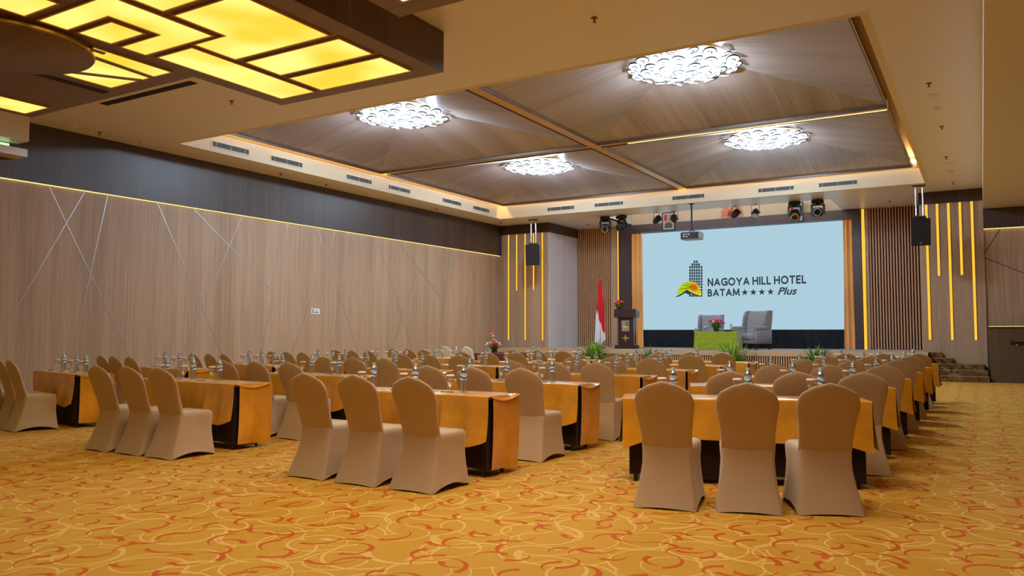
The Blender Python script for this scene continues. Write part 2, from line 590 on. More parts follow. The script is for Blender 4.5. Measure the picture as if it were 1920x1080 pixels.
MB().box(CX1 - .034, CX1 - .008, CY0 + .2, CY1 - .2, 5.90, 5.92).build('cove_light', M['gap_led_and_glint'], ceiling)

# four veneered pyramids, four facets each
BX = ((-14.25, -7.93), (-7.67, -1.47))
BY = ((10.85, 16.88), (17.12, 23.42))
ZP, ZA = 5.75, 6.42
BAYS = []
for ix, (x0, x1) in enumerate(BX):
    for iy, (y0, y1) in enumerate(BY):
        ap = Vector(((x0 + x1) / 2, (y0 + y1) / 2, ZA))
        BAYS.append((ix, iy, ap))
        P = [Vector((x0, y0, ZP)), Vector((x1, y0, ZP)), Vector((x1, y1, ZP)), Vector((x0, y1, ZP))]
        for k in range(4):
            MB().prism([P[k], P[(k + 1) % 4], ap], (0, 0, .03)).build('facet', M['facet_y'] if k in (0, 2) else M['facet_x'], ceiling)
        e = MB()
        t = .025
        e.box(x0, x1, y0, y0 + t, ZP - .05, ZP + .03).box(x0, x1, y1 - t, y1, ZP - .05, ZP + .03)
        e.box(x0, x0 + t, y0 + t, y1 - t, ZP - .05, ZP + .03).box(x1 - t, x1, y0 + t, y1 - t, ZP - .05, ZP + .03)
        e.build('facet_edge', M['coffer_side'], ceiling)
# gold strips between the pyramids
MB().box(-7.92, -7.68, CY0 + .3, CY1 - .12, ZP - .035, ZT - .1).build('gold_strip', M['beam'], ceiling)
MB().box(CX0 + .3, -7.92, 16.89, 17.11, ZP - .03, ZT - .1).build('gold_strip', M['beam'], ceiling)
MB().box(-7.68, CX1 - .28, 16.89, 17.11, ZP - .03, ZT - .1).build('gold_strip', M['beam'], ceiling)
MB().box(-7.0, CX1 - .3, 17.10, 17.113, ZP - .038, ZP - .03).build('beam_glint', M['gap_led_and_glint'], ceiling)  # glowing sliver drawn in for the chandelier's reflection on the beam edge

# recess over the stage
rec = MB()
rec.box(-11.3, -11.2, 25.0, 27.8, ZC + .001, 6.3).box(-3.8, -3.7, 25.0, 27.8, ZC + .001, 6.3).box(-11.2, -3.8, 24.9, 25.0, ZC + .07, 6.3).box(-11.3, -3.7, 24.9, 27.9, 6.3, 6.36)
rec.build('stage_recess', M['ceiling'], ceiling)
MB().box(-11.0, -4.0, 25.005, 25.03, 5.75, 5.80).build('recess_fill', M['recess_fill_glow'], ceiling)  # added hidden strip that brightens the wall above the screen

# left wall: pale veneer below, dark fascia above, LED line between, metal inlays
wall_left = struct(MB().box(-15.7, XL - .07, YB, 28.6, 0, ZC).build('wall_left', M['wall_wood']), 'pale wood veneer wall crossed by thin diagonal metal inlays')
MB().box(XL - .07, XL, YB, 25.2, ZLED + .02, ZC).build('fascia', M['dark_wood'], wall_left)
MB().box(XL - .055, XL - .038, YB, 25.15, ZLED + .004, ZLED + .019).build('light_line', M['line_led'], wall_left)
INLAY = [((8.5, 4.13), (10.6, .2)), ((9.2, 4.13), (7.55, .95)), ((9.69, 4.13), (8.95, .3)), ((10.85, 4.13), (12.95, .2)), ((11.78, 4.13), (14.18, 2.33)), ((13.15, 4.13), (11.3, .3)),
         ((14.64, 4.13), (13.7, .3)), ((15.71, 4.13), (17.6, .3)), ((16.4, 4.13), (14.6, .25)), ((16.94, 4.13), (16.25, .3)), ((18.17, 4.13), (20.1, .4)), ((19.1, 4.13), (21.59, 2.33)),
         ((20.54, 4.13), (18.7, .4)), ((21.4, 3.71), (21.4, 3.1)), ((21.99, 4.13), (21.2, .4)), ((23.09, 4.13), (23.61, 2.89)), ((23.85, 4.13), (21.9, .4)), ((23.93, 2.52), (24.95, .5))]
for k, (a, b) in enumerate(INLAY):
    d = Vector((b[0] - a[0], b[1] - a[1]))
    q = Vector((-d.y, d.x)).normalized() * .007
    x = XL - .07
    pts = [(x, a[0] + q.x, a[1] + q.y), (x, b[0] + q.x, b[1] + q.y), (x, b[0] - q.x, b[1] - q.y), (x, a[0] - q.x, a[1] - q.y)]
    MB().prism(pts, (.004, 0, 0)).build('inlay_strip', M['inlay'], wall_left)
# bulkhead with a green lit slot where the left wall starts
bk = struct(MB().box(XL, -15.0, YB, 7.85, 4.82, ZC).box(XL, -15.0, YB, 7.83, 4.53, 4.67).build('trim_1', M['ceiling']), 'painted bulkhead and ledge with a green lit slot')
MB().box(XL + .001, XL + .02, YB, 7.7, 4.69, 4.80).build('slot_light', M['green_led'], bk)

# stage end walls
def led_strip(x, y, z0, z1, parent, w=.055):
    s = MB()
    s.box(x - w / 2, x + w / 2, y - .012, y - .004, z0, z1)
    o = s.build('light_strip', M['strip_led'], parent)
    MB().box(x - w / 2 - .012, x - w / 2, y - .016, y, z0, z1).box(x + w / 2, x + w / 2 + .012, y - .016, y, z0, z1).build('strip_trim', M['gold_trim'], parent)
    return o


wl = struct(MB().box(-15.47, -13.42, 25.2, 27.9, 0, ZC).build('wall_stage_left', M['wall_wood']), 'pale wood pier with glowing vertical strips left of the stage')
MB().box(-13.42, -13.40, 25.2, 27.58, 0, ZC).build('side_panel', M['pale_panel'], wl)
MB().box(-15.47, -13.39, 25.18, 25.2, 4.94, ZC).build('top_band', M['dark_wood'], wl)
MB().box(-13.40, -13.38, 25.18, 27.58, 4.94, ZC).build('top_band', M['frame_wood'], wl)
for x, z0 in ((-15.09, 1.02), (-14.74, 2.85), (-14.38, 1.02), (-14.03, 2.85), (-13.66, 1.02)):
    led_strip(x, 25.2, z0, 4.93, wl)
wr = struct(MB().box(-1.45, .11, 25.2, 27.9, 0, ZC).build('wall_stage_right', M['wall_wood']), 'pale wood pier with glowing vertical strips right of the stage')
MB().box(-1.47, .11, 25.18, 25.2, 4.94, ZC).build('top_band', M['dark_wood'], wr)
for x, z0 in ((-1.27, 1.1), (-1.0, 2.9), (-.72, 1.1), (-.44, 2.9), (-.154, 1.1)):
    led_strip(x, 25.2, z0, 4.93, wr, .06)

# stage back wall
wb = struct(MB().box(-13.4, -1.45, 27.9, 28.1, 0, 6.3).build('wall_stage_back', M['ceiling']), 'wall behind the stage')
def slat_wall(x0, x1, n, nm):
    w = struct(MB().box(x0, x1, 27.66, 27.9, SZ, ZC).build(nm, M['slat_back']), 'dark backing with vertical timber slats beside the stage screen')
    p = (x1 - x0) / n
    me = MB().box(-.022, .022, 0, .11, SZ, ZC - .002).mesh('slat', M['slat_wood'])
    for i in range(n):
        ob('slat', me, w, (x0 + p * (i + .5), 27.55, 0))
    return w


swl = slat_wall(-13.38, -11.95, 17, 'wall_slats_left')
swr = slat_wall(-3.05, -1.46, 19, 'wall_slats_right')
fr = struct(MB().box(-11.63, -11.15, 27.42, 27.9, SZ, ZC).box(-3.5, -3.27, 27.42, 27.9, SZ, ZC).box(-11.15, -3.5, 27.42, 27.9, 4.98, ZC).build('trim_2', M['frame_wood']), 'plum coloured frame around the stage screen')
MB().box(-11.95, -11.72, 27.5, 27.9, SZ, ZC).build('side_strip', M['wall_wood'], fr)
MB().box(-3.13, -3.05, 27.5, 27.9, SZ, ZC).build('side_strip', M['wall_wood'], fr)
led_strip(-11.675, 27.5, SZ, ZC - .02, fr, .055)
led_strip(-3.2, 27.5, SZ, ZC - .02, fr, .08)
MB().box(-11.2, -3.8, 27.7, 27.9, ZC, 6.3).build('upper_wall', M['cove_paint'], fr)

# right-hand soffit and end wall
struct(MB().box(.11, XR, YB, 25.3, 4.70, ZC + .06).build('ceiling_soffit', M['ceiling']), 'lower painted soffit on the right')
we = struct(MB().box(.11, XR, 25.26, 25.5, 0, ZC).build('wall_right_end', M['wall_wood']), 'pale veneer wall with a dark fascia right of the stage')
MB().box(.11, XR, 25.18, 25.26, 4.15, 4.70).build('fascia', M['dark_wood'], we)
MB().box(.11, XR, 25.2, 25.25, ZLED - .004, ZLED + .012).build('light_line', M['line_led'], we)
for a, b in (((.12, 3.35), (1.3, 2.75)), ((.12, 3.5), (.5, 4.13))):
    d = Vector((b[0] - a[0], b[1] - a[1]))
    q = Vector((-d.y, d.x)).normalized() * .008
    MB().prism([(a[0] + q.x, 25.26, a[1] + q.y), (a[0] - q.x, 25.26, a[1] - q.y), (b[0] - q.x, 25.26, b[1] - q.y), (b[0] + q.x, 25.26, b[1] + q.y)], (0, -.004, 0)).build('inlay_strip', M['dark_metal'], we)
struct(MB().box(XR, XR + .2, YB, 25.5, 0, ZC).build('wall_right', M['wall_wood']))
struct(MB().box(-15.7, XR + .2, YB - .2, YB, 0, ZC).build('wall_back', M['wall_wood']))

# stage platform and its steps
stage = struct(MB().box(-15.46, -1.30, SY + .06, 27.9, 0, SZ).build('stage_platform', M['slat_back']), 'low stage with beige top and slatted front')
MB().box(-15.46, -1.28, SY, 27.9, SZ, SZ + .012).build('stage_top', M['stage_top'], stage)
MB().box(-15.46, -1.28, SY, SY + .06, .60, SZ).build('fascia', M['stage_fascia'], stage)
s = MB()
for i in range(205):
    x = -15.42 + i * .069
    s.box(x, x + .034, SY + .02, SY + .06, 0, .60)
s = s.build('slat_front', M['slat_wood'], stage)
s['kind'] = 'stuff'
steps = struct(MB().box(-1.27, .13, 24.10, 25.2, 0, .15).build('stage_steps', M['stair']), 'brown patterned carpeted steps up to the stage')
for x1, y0, z0 in ((.10, 24.40, .15), (.02, 24.70, .30), (-.72, 24.92, .45), (-.98, 24.98, .60)):
    MB().box(-1.27, x1, y0, 25.19, z0, z0 + .15).build('step', M['stair'], steps)
for x1, y0, z in ((.13, 24.10, .15), (.10, 24.40, .30), (.02, 24.70, .45), (-.72, 24.92, .60)):
    MB().box(-1.27, x1, y0 - .006, y0 + .02, z - .006, z + .004).build('step_nosing', M['stage_fascia'], steps)

# control booth at the right
booth = thing('control_booth', 'dark wood booth with lit top edge right of the stage steps', 'booth')
MB().box(.16, 2.6, 24.3, 25.19, 0, 1.43).build('body', M['dark_brown'], booth)
MB().box(.13, 2.6, 24.27, 25.19, 1.43, 1.46).build('top', M['dark_wood'], booth)
MB().box(.14, 2.6, 24.264, 24.27, 1.462, 1.472).build('light_edge', M['line_led'], booth)
hd = MB().box(.62, .98, 24.29, 24.3, .98, 1.10).build('handle_plate', M['dark_metal'], booth)
MB().box(.70, .95, 24.24, 24.26, 1.08, 1.10).blob((.76, 24.26, .99), .025).build('handle', M['chrome'], hd)

# ------------------------------------------------------------------ backlit ceiling coffers
def rect(x0, x1, y0, y1):
    return [(x0, y0), (x1, y0), (x1, y1), (x0, y1)]


def offset_poly(p, d):
    a = sum(p[i][0] * p[(i + 1) % len(p)][1] - p[(i + 1) % len(p)][0] * p[i][1] for i in range(len(p)))
    s_ = 1 if a > 0 else -1
    out = []
    for i in range(len(p)):
        p0, p1, p2 = Vector(p[i - 1]), Vector(p[i]), Vector(p[(i + 1) % len(p)])
        e1, e2 = (p1 - p0).normalized(), (p2 - p1).normalized()
        n1, n2 = Vector((e1.y, -e1.x)) * s_, Vector((e2.y, -e2.x)) * s_
        m_ = (n1 + n2) / max(.2, 1 + n1.dot(n2))
        out.append(tuple(p1 + m_ * d))
    return out


ZB = 4.735
def light_panel(poly, m_, parent):
    if sum(poly[i][0] * poly[(i + 1) % len(poly)][1] - poly[(i + 1) % len(poly)][0] * poly[i][1] for i in range(len(poly))) < 0:
        poly = poly[::-1]
    o = MB().prism([(x, y, ZB - .012) for x, y in poly], (0, 0, .012)).build('light_panel', m_, parent)
    r = MB()
    out = offset_poly(poly, .022)
    n_ = len(poly)
    zt, zb = ZB, ZB - .02
    r.add([(x, y, zb) for x, y in poly] + [(x, y, zb) for x, y in out] + [(x, y, zt) for x, y in out] + [(x, y, zt) for x, y in poly],
          [(i, n_ + i, n_ + (i + 1) % n_, (i + 1) % n_) for i in range(n_)] + [(n_ + i, 2 * n_ + i, 2 * n_ + (i + 1) % n_, n_ + (i + 1) % n_) for i in range(n_)] + [(3 * n_ + i, i, (i + 1) % n_, 3 * n_ + (i + 1) % n_) for i in range(n_)])
    r.build('panel_trim', M['slat_wood'], o)


cof = MB().box(-9.0, -6.02, YB, 8.34, ZB, ZC).box(-12.95, -9.0, YB, 6.80, ZB, ZC)
coffer = struct(cof.build('ceiling_coffer', [M['coffer_wood']]), 'dark veneered ceiling coffer with backlit yellow panels')
MB().box(-6.02, -6.005, YB, 8.34, ZB, ZC - .001).box(-9.0, -6.005, 8.34, 8.355, ZB, ZC - .001).build('side_veneer', M['coffer_side'], coffer)
PAN = [rect(-8.78, -8.15, 3.1, 4.5), [(-8.77, 4.65), (-8.77, 4.96), (-8.0, 4.96), (-8.0, 5.6), (-8.75, 5.6), (-8.75, 5.92), (-7.52, 5.92), (-7.52, 4.65)], rect(-8.75, -8.13, 5.08, 5.47),
       rect(-7.38, -6.36, 3.1, 5.18), [(-7.38, 5.32), (-7.38, 6.0), (-7.93, 6.0), (-7.93, 6.59), (-6.36, 6.59), (-6.36, 5.32)], rect(-8.7, -8.05, 6.05, 8.07),
       rect(-7.9, -6.33, 6.73, 7.31), rect(-7.9, -6.32, 7.46, 8.06), rect(-10.35, -9.05, 5.45, 6.49), rect(-12.73, -12.1, 4.3, 6.59),
       rect(-8.7, -6.4, .6, 2.9), rect(-12.6, -11.0, .5, 3.9)]
for p in PAN:
    light_panel(p, M['yellow_panel'], coffer)
# bars crossing the panel beside the round boss, and the boss itself
for a, b, w in (((-9.36, 5.62), (-9.44, 6.50), .035), ((-10.20, 5.74), (-9.67, 6.50), .035), ((-9.12, 5.45), (-9.12, 5.62), .03)):
    d = Vector((b[0] - a[0], b[1] - a[1]))
    q = Vector((-d.y, d.x)).normalized() * w
    MB().prism([(a[0] + q.x, a[1] + q.y, ZB - .03), (a[0] - q.x, a[1] - q.y, ZB - .03), (b[0] - q.x, b[1] - q.y, ZB - .03), (b[0] + q.x, b[1] + q.y, ZB - .03)], (0, 0, .03)).build('bar', M['coffer_wood'], coffer)
boss = MB().lathe([(.90, -.10), (.92, -.09), (.92, 0)], 64, (-9.8, 4.83, ZB)).build('round_boss', M['coffer_wood'], coffer, 30)
MB().lathe([(.925, -.075), (.935, -.07), (.935, -.04), (.925, -.035)], 64, (-9.8, 4.83, ZB), False, False).build('boss_rim', M['gold_trim'], boss, 30)
MB().box(-10.74, -10.60, 5.2, 6.62, ZB - .004, ZB).build('air_slot', M['matt_black'], coffer)
coffer2 = struct(MB().box(-5.35, -.6, YB, 6.62, ZB, ZC).build('ceiling_coffer', M['coffer_wood']), 'dark veneered ceiling coffer with backlit pale panels')
for p in (rect(-5.03, -4.76, 3.2, 6.28), rect(-4.62, -2.95, 3.2, 6.28), rect(-2.75, -.95, 3.2, 6.28)):
    light_panel(p, M['white_panel'], coffer2)
sl = MB().box(-13.05, -10.65, 7.98, 8.13, ZC - .006, ZC).build('air_slot', M['vent_dark'], ceiling)
sl_f = MB()
for k in range(3):
    sl_f.box(-13.05, -10.65, 8.0 + k * .045, 8.008 + k * .045, ZC - .012, ZC - .006)
sl_f.build('slot_blade', M['dark_metal'], sl)

# ------------------------------------------------------------------ covered banquet chair (origin under the rear hem, +y towards the table)
def lerp_tab(tab, z):
    if z <= tab[0][0]:
        return tab[0][1]
    for (a, va), (b, vb) in zip(tab, tab[1:]):
        if z <= b:
            t = (z - a) / (b - a)
            t = t * t * (3 - 2 * t) * .5 + t * .5
            return va + (vb - va) * t
    return tab[-1][1]


def round_rect(n, rr):
    """unit square ring, corners rounded, 4*n points"""
    pts = []
    for c in range(4):
        cx, cy = ((1, -1), (1, 1), (-1, 1), (-1, -1))[c]
        a0 = (-90, 0, 90, 180)[c]
        for k in range(3):
            a = R(a0 + 45 * k)
            pts.append((cx * (1 - rr) + rr * math.cos(a), cy * (1 - rr) + rr * math.sin(a)))
        nx, ny = ((1, 1), (-1, 1), (-1, -1), (1, -1))[c]
        # straight run to the next corner
        ax, ay = pts[-1]
        a = R((-90, 0, 90, 180)[(c + 1) % 4])
        bx, by = nx * (1 - rr) + rr * math.cos(a), ny * (1 - rr) + rr * math.sin(a)
        for k in range(1, n):
            t = k / n
            pts.append((ax + (bx - ax) * t, ay + (by - ay) * t))
    return pts


def chair_meshes(mat):
    RR = round_rect(6, .10)
    hw = [(0, .238), (.08, .230), (.2, .216), (.32, .207), (.42, .214), (.455, .212), (.474, .198), (.482, .170)]
    yb = [(0, 0), (.06, .027), (.12, .053), (.18, .077), (.24, .099), (.30, .117), (.36, .130), (.42, .137), (.46, .138), (.482, .16)]
    yf = [(0, .555), (.1, .536), (.25, .520), (.40, .524), (.455, .520), (.474, .508), (.482, .48)]
    b = MB()
    rings = []
    for z in (0, .03, .07, .12, .18, .25, .32, .38, .425, .455, .470, .478, .482):
        w, y0, y1 = lerp_tab(hw, z), lerp_tab(yb, z), lerp_tab(yf, z)
        ring = []
        for (u, v) in RR:
            lift = 0
            if abs(u) > .9:
                lift = .055 * (1 - v * v)
            elif abs(v) > .9:
                lift = (.014 if v < 0 else .03) * (1 - u * u)
            pinch = 1 - (.05 * max(0, 1 - abs(v)) * math.sin(math.pi * min(1, z / .45)) if abs(u) > .9 else 0)
            zz = z + lift * max(0, 1 - z / .13)
            taper = 1 - .125 * (1 - v) / 2 * min(1, z / .38)
            ring.append((u * w * pinch * taper, (y0 + y1) / 2 + v * (y1 - y0) / 2, zz))
        rings.append(ring)
    b.loft(rings, True, False, True)
    seat = b.mesh('seat_cover', mat, 50)
    # padded back
    wb = [(.34, .186), (.46, .192), (.56, .196), (.66, .207), (.76, .224), (.84, .236), (.96, .238)]
    b = MB()
    rings = []
    n = 36
    vlev = [0, .08, .16, .25, .35, .45, .55, .65, .74, .82, .89, .94, .97, .988, 1.0]
    for v in vlev:
        ring = []
        for k in range(n):
            a = 2 * math.pi * k / n
            cu, su = math.cos(a), math.sin(a)
            u = math.copysign(abs(cu) ** .42, cu)
            w = math.copysign(abs(su) ** .7, su)
            # arched crown: flat shoulders, raised middle
            edge = .855 + .100 * (math.cos(math.pi * min(1, abs(u)) * .86) * .5 + .5) ** .8 - .05 * max(0, abs(u) - .86) / .14
            z = .34 + v * (edge - .34)
            th = .030 * (1 - .35 * v) * math.sqrt(max(0, 1 - v ** 14)) + .002
            shr = 1 - .045 * max(0, (v - .88) / .12) ** 2
            ym = .166 - .186 * max(0, (z - .42) / .535) ** 1.18 + .035 * max(0, (.46 - z) / .12)
            ring.append((u * lerp_tab(wb, z) * shr, ym + w * th, z))
        rings.append(ring)
    b.loft(rings, True, True, True)
    back = b.mesh('back_cover', mat, 60)
    return seat, back


foot_me = MB().lathe([(.009, 0), (.010, .003), (.010, .025)], 8).mesh('foot', M['black'], 40)


def make_chair(label, mat, group):
    t = thing('banquet_chair', label, 'chair', group=group)
    s_, b_ = chair_meshes(mat)
    ob('seat_cover', s_, t)
    ob('back_cover', b_, t)
    for x, y in ((-.218, .022), (.218, .022), (-.218, .528), (.218, .528)):
        ob('foot', foot_me, t, (x, y, 0))
    return t


# ------------------------------------------------------------------ table and cloth (origin on the floor under the middle of the front edge)
TZ = .735
def make_table(W, D, label, group):
    t = thing('seminar_table', label, 'table', group=group)
    MB().bbox(-W / 2 + .01, W / 2 - .01, .01, D - .01, TZ - .03, TZ, .006).build('tabletop', M['table_board'], t)
    leg = MB().tube([(0, 0, 0), (0, 0, TZ - .03)], .016, 8).mesh('leg', M['black'], 40)
    for x in (-W / 2 + .10, W / 2 - .10):
        for y in (.06, D - .06):
            ob('leg', leg, t, (x, y, 0))
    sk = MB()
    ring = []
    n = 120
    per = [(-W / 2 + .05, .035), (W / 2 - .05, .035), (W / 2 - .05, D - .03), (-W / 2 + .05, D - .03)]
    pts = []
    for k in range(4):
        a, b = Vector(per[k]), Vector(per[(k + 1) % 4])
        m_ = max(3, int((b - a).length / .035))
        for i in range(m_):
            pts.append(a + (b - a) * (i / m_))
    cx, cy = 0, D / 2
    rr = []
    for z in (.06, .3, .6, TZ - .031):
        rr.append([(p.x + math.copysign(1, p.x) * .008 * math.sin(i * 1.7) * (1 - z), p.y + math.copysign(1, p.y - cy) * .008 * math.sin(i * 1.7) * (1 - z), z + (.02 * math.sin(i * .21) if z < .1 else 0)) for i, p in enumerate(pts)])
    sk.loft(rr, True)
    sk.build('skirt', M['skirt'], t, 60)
    return t


def panel(b, p0, p1, out, z0, hem, nu=28, nv=9, amp=.010, freq=11.0, ph=0.0, flare=.03):
    """a hanging sheet of cloth from the line p0-p1 at height z0 down to hem(u)"""
    p0, p1, out = Vector(p0), Vector(p1), Vector(out)
    rings = []
    for i in range(nv + 1):
        v = i / nv
        row = []
        for k in range(nu + 1):
            u = k / nu
            p = p0 + (p1 - p0) * u
            h = hem(u)
            z = z0 + (h - z0) * v
            o = amp * v * math.sin(freq * u * 2 + ph) + amp * .5 * v * math.sin(freq * 4.3 * u + ph * 2) + flare * v * v
            q = p + out * o
            row.append((q.x, q.y, z))
        rings.append(row)
    b.loft(rings, False)


def make_cloth(W, D, kind, label, group):
    b = MB()
    z = TZ + .006
    hw = W / 2
    # top with a slightly soft edge
    rings = []
    for y, dz in ((-.010, -.012), (-.006, -.003), (0.004, 0), (D * .33, .001), (D * .66, .0005), (D - .004, 0), (D + .006, -.003), (D + .010, -.012)):
        row = []
        for k in range(13):
            u = -1 + 2 * k / 12
            e = -.004 if abs(u) > .99 else 0
            row.append((u * (hw + .008), y, z + dz + e))
        rings.append(row[::-1])
    b.loft(rings, False)
    zt = z - .012
    if kind.startswith('long_ends'):
        panel(b, (-hw - .004, -.010, 0), (hw * .42, -.010, 0), (0, -1, 0), zt, lambda u: .40 + .012 * math.sin(7 * u), amp=.010, ph=.6, flare=-.022)
        panel(b, (hw * .40, -.016, 0), (hw + .004, -.016, 0), (0, -1, 0), zt, lambda u: .285 + .05 * abs(2 * u - 1) ** 4 + .01 * math.sin(9 * u), 18, 9, .016, 5.0, .3, .05)
        panel(b, (hw + .012, .055, 0), (hw + .035, D + .045, 0), (1, 0, 0), zt, lambda u: .045 + .02 * (1 - u), 16, 10, .014, 4.0, 1.2, -.035)
        panel(b, (-hw - .012, D + .02, 0), (-hw - .012, .055, 0), (-1, 0, 0), zt, lambda u: .16 + .04 * u, 14, 9, .012, 4.0, .4, .03)
        panel(b, (hw + .03, D + .010, 0), (-hw - .01, D + .010, 0), (0, 1, 0), zt, lambda u: .22, 24, 8, .01, 9.0, .2, .015)
        # the spare corner of cloth that sags from the top at the aisle end
        rows = []
        for i in range(5):
            v = i / 4
            rows.append([(hw + .010 + .06 * v * u_ , -.006 + (D + .012) * u_, z - .004 - .05 * v * math.sin(math.pi * u_)) for u_ in [k / 10 for k in range(11)]])
        b.loft(rows, False)
    else:
        panel(b, (-hw - .004, -.010, 0), (hw + .004, -.010, 0), (0, -1, 0), zt, lambda u: .385 - .09 * max(0, abs(2 * u - 1) - .72) / .28 + .012 * math.sin(8 * u), 40, 9, .009, 13.0, .6, .035)
        panel(b, (hw + .008, -.004, 0), (hw + .008, D + .004, 0), (1, 0, 0), zt, lambda u: .33 + .05 * u, 12, 8, .014, 4.0, 1.2, .03)
        panel(b, (-hw - .008, D + .004, 0), (-hw - .008, -.004, 0), (-1, 0, 0), zt, lambda u: .33, 12, 8, .012, 4.0, .4, .03)
        panel(b, (hw + .004, D + .010, 0), (-hw - .004, D + .010, 0), (0, 1, 0), zt, lambda u: .36, 24, 8, .01, 9.0, .2, .015)
    o = ob('tablecloth', b.mesh('tablecloth', M['satin'], 60))
    return tag(o, label, 'tablecloth', group)


# ------------------------------------------------------------------ table ware
def make_bottle(label, group):
    t = thing('water_bottle', label, 'bottle', group=group)
    prof = [(.022, 0), (.031, .003), (.0335, .012), (.031, .020), (.0335, .028), (.031, .036), (.0335, .044), (.031, .052), (.0335, .060), (.031, .068), (.0335, .076), (.031, .084), (.0335, .092), (.032, .100),
            (.0325, .118), (.0325, .183), (.034, .188), (.033, .200), (.025, .218), (.014, .231), (.0135, .240)]
    MB().lathe(prof, 14).build('body', M['bottle'], t, 50)
    MB().lathe([(.0285, .004), (.0295, .20), (.022, .214)], 12).build('water', M['water'], t, 50)
    MB().lathe([(.0336, .118), (.0338, .150), (.0336, .183)], 16, (0, 0, 0), False, False).build('label', M['label'], t, 60)
    MB().lathe([(.0155, .236), (.0160, .240), (.0158, .255), (.0140, .257)], 12).build('cap', M['cap'], t, 40)
    return t


def make_goblet(label, group):
    t = thing('goblet', label, 'goblet', group=group)
    prof = [(.032, 0), (.031, .003), (.008, .010), (.0055, .025), (.009, .034), (.0055, .042), (.010, .052), (.026, .075), (.035, .100), (.037, .125), (.035, .150)]
    MB().lathe(prof, 16, cap1=False).build('bowl', M['glass'], t, 50)
    MB().lathe([(.040, .151), (.043, .155), (.039, .166), (.036, .168)], 18).build('lid', M['lid'], t, 40)
    return t


pad_me = MB().box(-.075, .075, -.105, .105, 0, .004).mesh('notepad', M['paper'])
pen_me = MB().tube([(-.07, 0, .005), (.055, 0, .005), (.07, 0, .005)], [.0045, .0045, .0012], 6).mesh('pen', M['black'], 40)

ROWS = ['first', 'second', 'third', 'fourth', 'fifth', 'sixth']
SEATS = ['left', 'middle', 'right']
COLS = {'L0': 'left-wall column', 'L1': 'second column from left', 'L2': 'third column from left', 'R': 'angled right-hand column'}
GRP = {'L0': 'beside the left wall', 'L1': 'in the second column', 'L2': 'in the third column', 'R': 'in the angled right-hand column'}

proto = {}
rnd = random.Random(11)


def put(kind, maker, loc, rz, label, group):
    if kind not in proto:
        o = maker(label, group)
        o.location = loc
        o.rotation_euler = (0, 0, rz)
        proto[kind] = o
        return o
    return dup(proto[kind], loc, rz, label, group)


def local(origin, rz, x, y, z=0):
    c_, s_ = math.cos(rz), math.sin(rz)
    return (origin[0] + x * c_ - y * s_, origin[1] + x * s_ + y * c_, z)


def table_set(col, i, origin, rz, W, kind, chairs, ware, D=.45):
    """origin: floor point under the middle of the table's front edge"""
    r, cn, g_ = ROWS[i], COLS[col], GRP[col]
    tk = 'table_%.2f' % W
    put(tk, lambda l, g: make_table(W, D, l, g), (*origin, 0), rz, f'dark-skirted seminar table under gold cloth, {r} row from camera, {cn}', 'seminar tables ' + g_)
    put('cloth_' + kind, lambda l, g: make_cloth(W, D, kind, l, g), (*origin, 0), rz, f'gold satin cloth on seminar table, {r} row from camera, {cn}', 'gold tablecloths ' + g_)
    for k, (cx, cy, ca) in enumerate(chairs):
        put('chair', lambda l, g: make_chair(l, M['cover'], g), (cx, cy, 0), ca, f'beige fabric-covered chair, {SEATS[k]} seat of {r} row from camera, {cn}', 'covered chairs ' + g_)
    for k, (wx, wy) in enumerate(ware):
        j = lambda a: rnd.uniform(-a, a)
        where = f'{SEATS[k]} seat, {r} row from camera, {cn}'
        zt = TZ + .007
        put('bottle', make_bottle, local(origin, rz, wx + j(.02), wy + j(.03), zt), j(3), f'blue-labelled water bottle at {where}', 'water bottles ' + g_)
        put('goblet', make_goblet, local(origin, rz, wx - .10 + j(.012), wy - .05 + j(.02), zt), j(3), f'lidded water goblet at {where}', 'lidded goblets ' + g_)
        a = rz + j(.06)
        px, py = wx - .10 + j(.02), .135 + j(.015)
        o = ob('notepad', pad_me, None, local(origin, rz, px, py, zt), a)
        tag(o, f'white notepad at {where}', 'notepad', 'notepads ' + g_)
        if i < 3 and col != 'R':
            o = ob('pen', pen_me, None, local(origin, rz, px + .05, py - .03, zt + .004), a + .4)
            tag(o, f'black pen on notepad at {where}', 'pen', 'pens ' + g_)


# column beside the left wall, turned slightly to the right
for i in range(6):
    rz = R(-11)
    o = (-11.55 + .17 * i, 6.50 + 1.6 * i)
    ch = []
    for k, sx in enumerate((-.52, 0, .52)):
        x, y, _ = local(o, rz, sx - .02, -.71 + rnd.uniform(-.02, .02))
        ch.append((x, y, rz + rnd.uniform(-.04, .04)))
    table_set('L0', i, o, rz, 1.66, 'long_ends', ch, [(-.42, .27), (.03, .27), (.48, .27)])
# second column
for i in range(6):
    rz = R(-2)
    xc = -8.02 + .05 * i
    o = (xc, 6.08 + 1.76 * i)
    ch = [(xc + sx, 5.27 + 1.76 * i + rnd.uniform(-.02, .02), rz + rnd.uniform(-.04, .04)) for sx in ((-.50, .05, .59) if i == 0 else (-.58, 0, .60))]
    table_set('L1', i, o, rz, 1.68, 'long_ends_b', ch, [(-.80, .30), (-.33, .30), (.14, .33)] if i == 0 else [(-.72, .3), (-.15, .3), (.42, .3)])
# third column
for i in range(6):
    rz = 0.0
    o = (-4.70, 6.08 + 1.84 * i)
    ch = [(sx, 5.25 + 1.84 * i + rnd.uniform(-.015, .015), rnd.uniform(-.03, .03)) for sx in (-5.30, -4.70, -4.10)]
    table_set('L2', i, o, rz, 1.70, 'long_ends_c', ch, [(-.78, .3), (-.22, .3), (.38, .27)])
